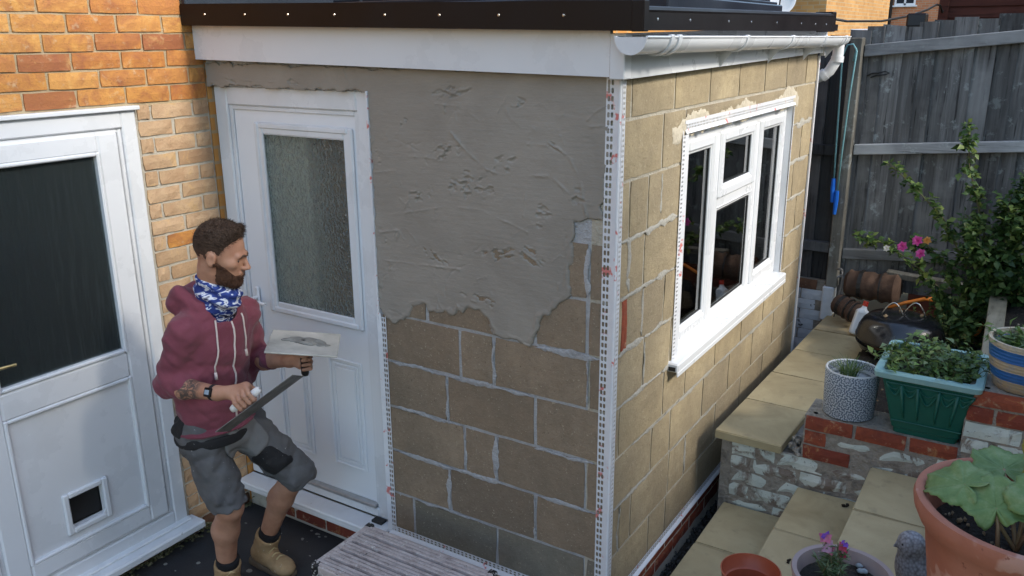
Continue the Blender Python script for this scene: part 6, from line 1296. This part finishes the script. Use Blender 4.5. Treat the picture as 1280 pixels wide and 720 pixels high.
q = MB(); q.tube([HRc-td*.068, HRc-td*.055, HRc, HRc+td*.06, HRc+td*.070], [.012, .0165, .0155, .0165, .011], 12); q.build('handle', pm('pale_handle', [(.62, .60, .56), (.72, .70, .66)], 10, .5, rnd=0), t, smooth=True)
# ---- hawk
t = thing('plasterers_hawk', 'pale square plastering hawk board with a grey smear held in one hand', 'hawk', tuple(HLc)); hv = A3(.756, .642, -.129); hv /= np.linalg.norm(hv); hw = A3(-.649, .76, -.02); hw = hw-hv*(hw@hv); hw /= np.linalg.norm(hw); hn = np.cross(hv, hw); hcn = A3(-1.212, -.412, -.030)
q = MB(); q.obox(hcn, hv*.286, hw*.286, hn*.007, .002); q.build('board', pm('chalky_hawk_board', [(.30, .295, .26), (.43, .42, .37), (.52, .50, .45)], 9, .7, bump=.3, rnd=0), t)
q = MB(); q.tube([HLc+A3(0, 0, -.065), HLc+A3(0, 0, -.055), HLc, HLc+A3(0, 0, .06), hcn], [.012, .0165, .0155, .0165, .022], 12); q.build('handle', M['seal'], t, smooth=True)
Rh = np.stack([hv, hw, hn], 1)
sdf_obj('plaster_smear', lambda p: np.maximum(np.maximum(smin(ell(p, hcn+hv*.0+hw*.02+A3(0, 0, .002), (.095, .035, .012), Rh), ell(p, hcn+hv*.06-hw*.02+A3(0, 0, .002), (.06, .02, .009), Rh), .02)+.006*vnoise(p[..., 0]*45, p[..., 1]*45, p[..., 2]*45, 3), -((p-hcn)@hn-.003)), 0*p[..., 0]-1), hcn-[.16, .16, .03], hcn+[.16, .16, .05], .0045, M['plaster_wet'], t)
# ================================================================== work platform
t = thing('work_platform', 'low aluminium work platform splattered with plaster beside the wall', 'platform', (-.72, -.42, GZ))
PX0, PX1, PY0, PY1, PZ = -1.085, -.385, -.585, -.235, -.935; q = MB(); n = 5; wdt = (PY1-PY0)/n
for i in range(n):
    y0_ = PY0+i*wdt+.003; q = MB(); q.box((PX0+.02, y0_, PZ-.028), (PX1-.02, y0_+wdt-.011, PZ-.007), .002)
    for k in range(3): yy = y0_+.001+k*(wdt-.012)/3; q.box((PX0+.02, yy, PZ-.008), (PX1-.02, yy+.0155, PZ), .0015)
    q.build('tread_plank', M['splat'], t)
for x in (PX0, PX1-.03): q = MB(); q.box((x, PY0-.004, PZ-.045), (x+.03, PY1+.004, PZ+.001), .006); q.build('end_rail', M['splat'], t)
for y in (PY0-.004, PY1-.016): q = MB(); q.box((PX0+.03, y, PZ-.045), (PX1-.03, y+.02, PZ-.006), .004); q.build('side_rail', M['splat'], t)
for x in (PX0-.004, PX1-.036):
    for y in (PY0-.012, PY1-.026): q = MB(); q.box((x, y, PZ-.07), (x+.04, y+.038, PZ+.004), .008); q.build('corner_cap', M['splat_black'], t)
for x, sx in ((PX0+.03, -1), (PX1-.03, 1)):
    for y, sy in ((PY0+.015, -1), (PY1-.015, 1)): q = MB(); q.tube([(x, y, PZ-.03), (x+sx*.03, y+sy*.02, GZ+.02)], .016, 8); lg = q.build('leg', M['splat'], t); q = MB(); q.tube([(x+sx*.028, y+sy*.019, GZ+.03), (x+sx*.031, y+sy*.021, GZ)], .021, 8); q.build('foot', M['splat_black'], lg)

# dropped render on the patio
q = MB()
for i in range(90):
    x, y = rng.uniform(-2.1, -.1), -abs(rng.normal(0, .38))-.03; r_ = rng.uniform(.003, .013)*(1 if rng.uniform() > .12 else 1.8)
    q.lathe([(0, .0005), (r_, .0006), (r_*.8, r_*.22), (0, r_*.3)], (x, y, GZ), 7, sq=rng.uniform(.5, 1))
tag(q.build('render_splashes', M['plaster_wet']), 'grey drops of render splashed on the dark patio', 'splashes', kind='stuff')
bpy.context.view_layer.update()
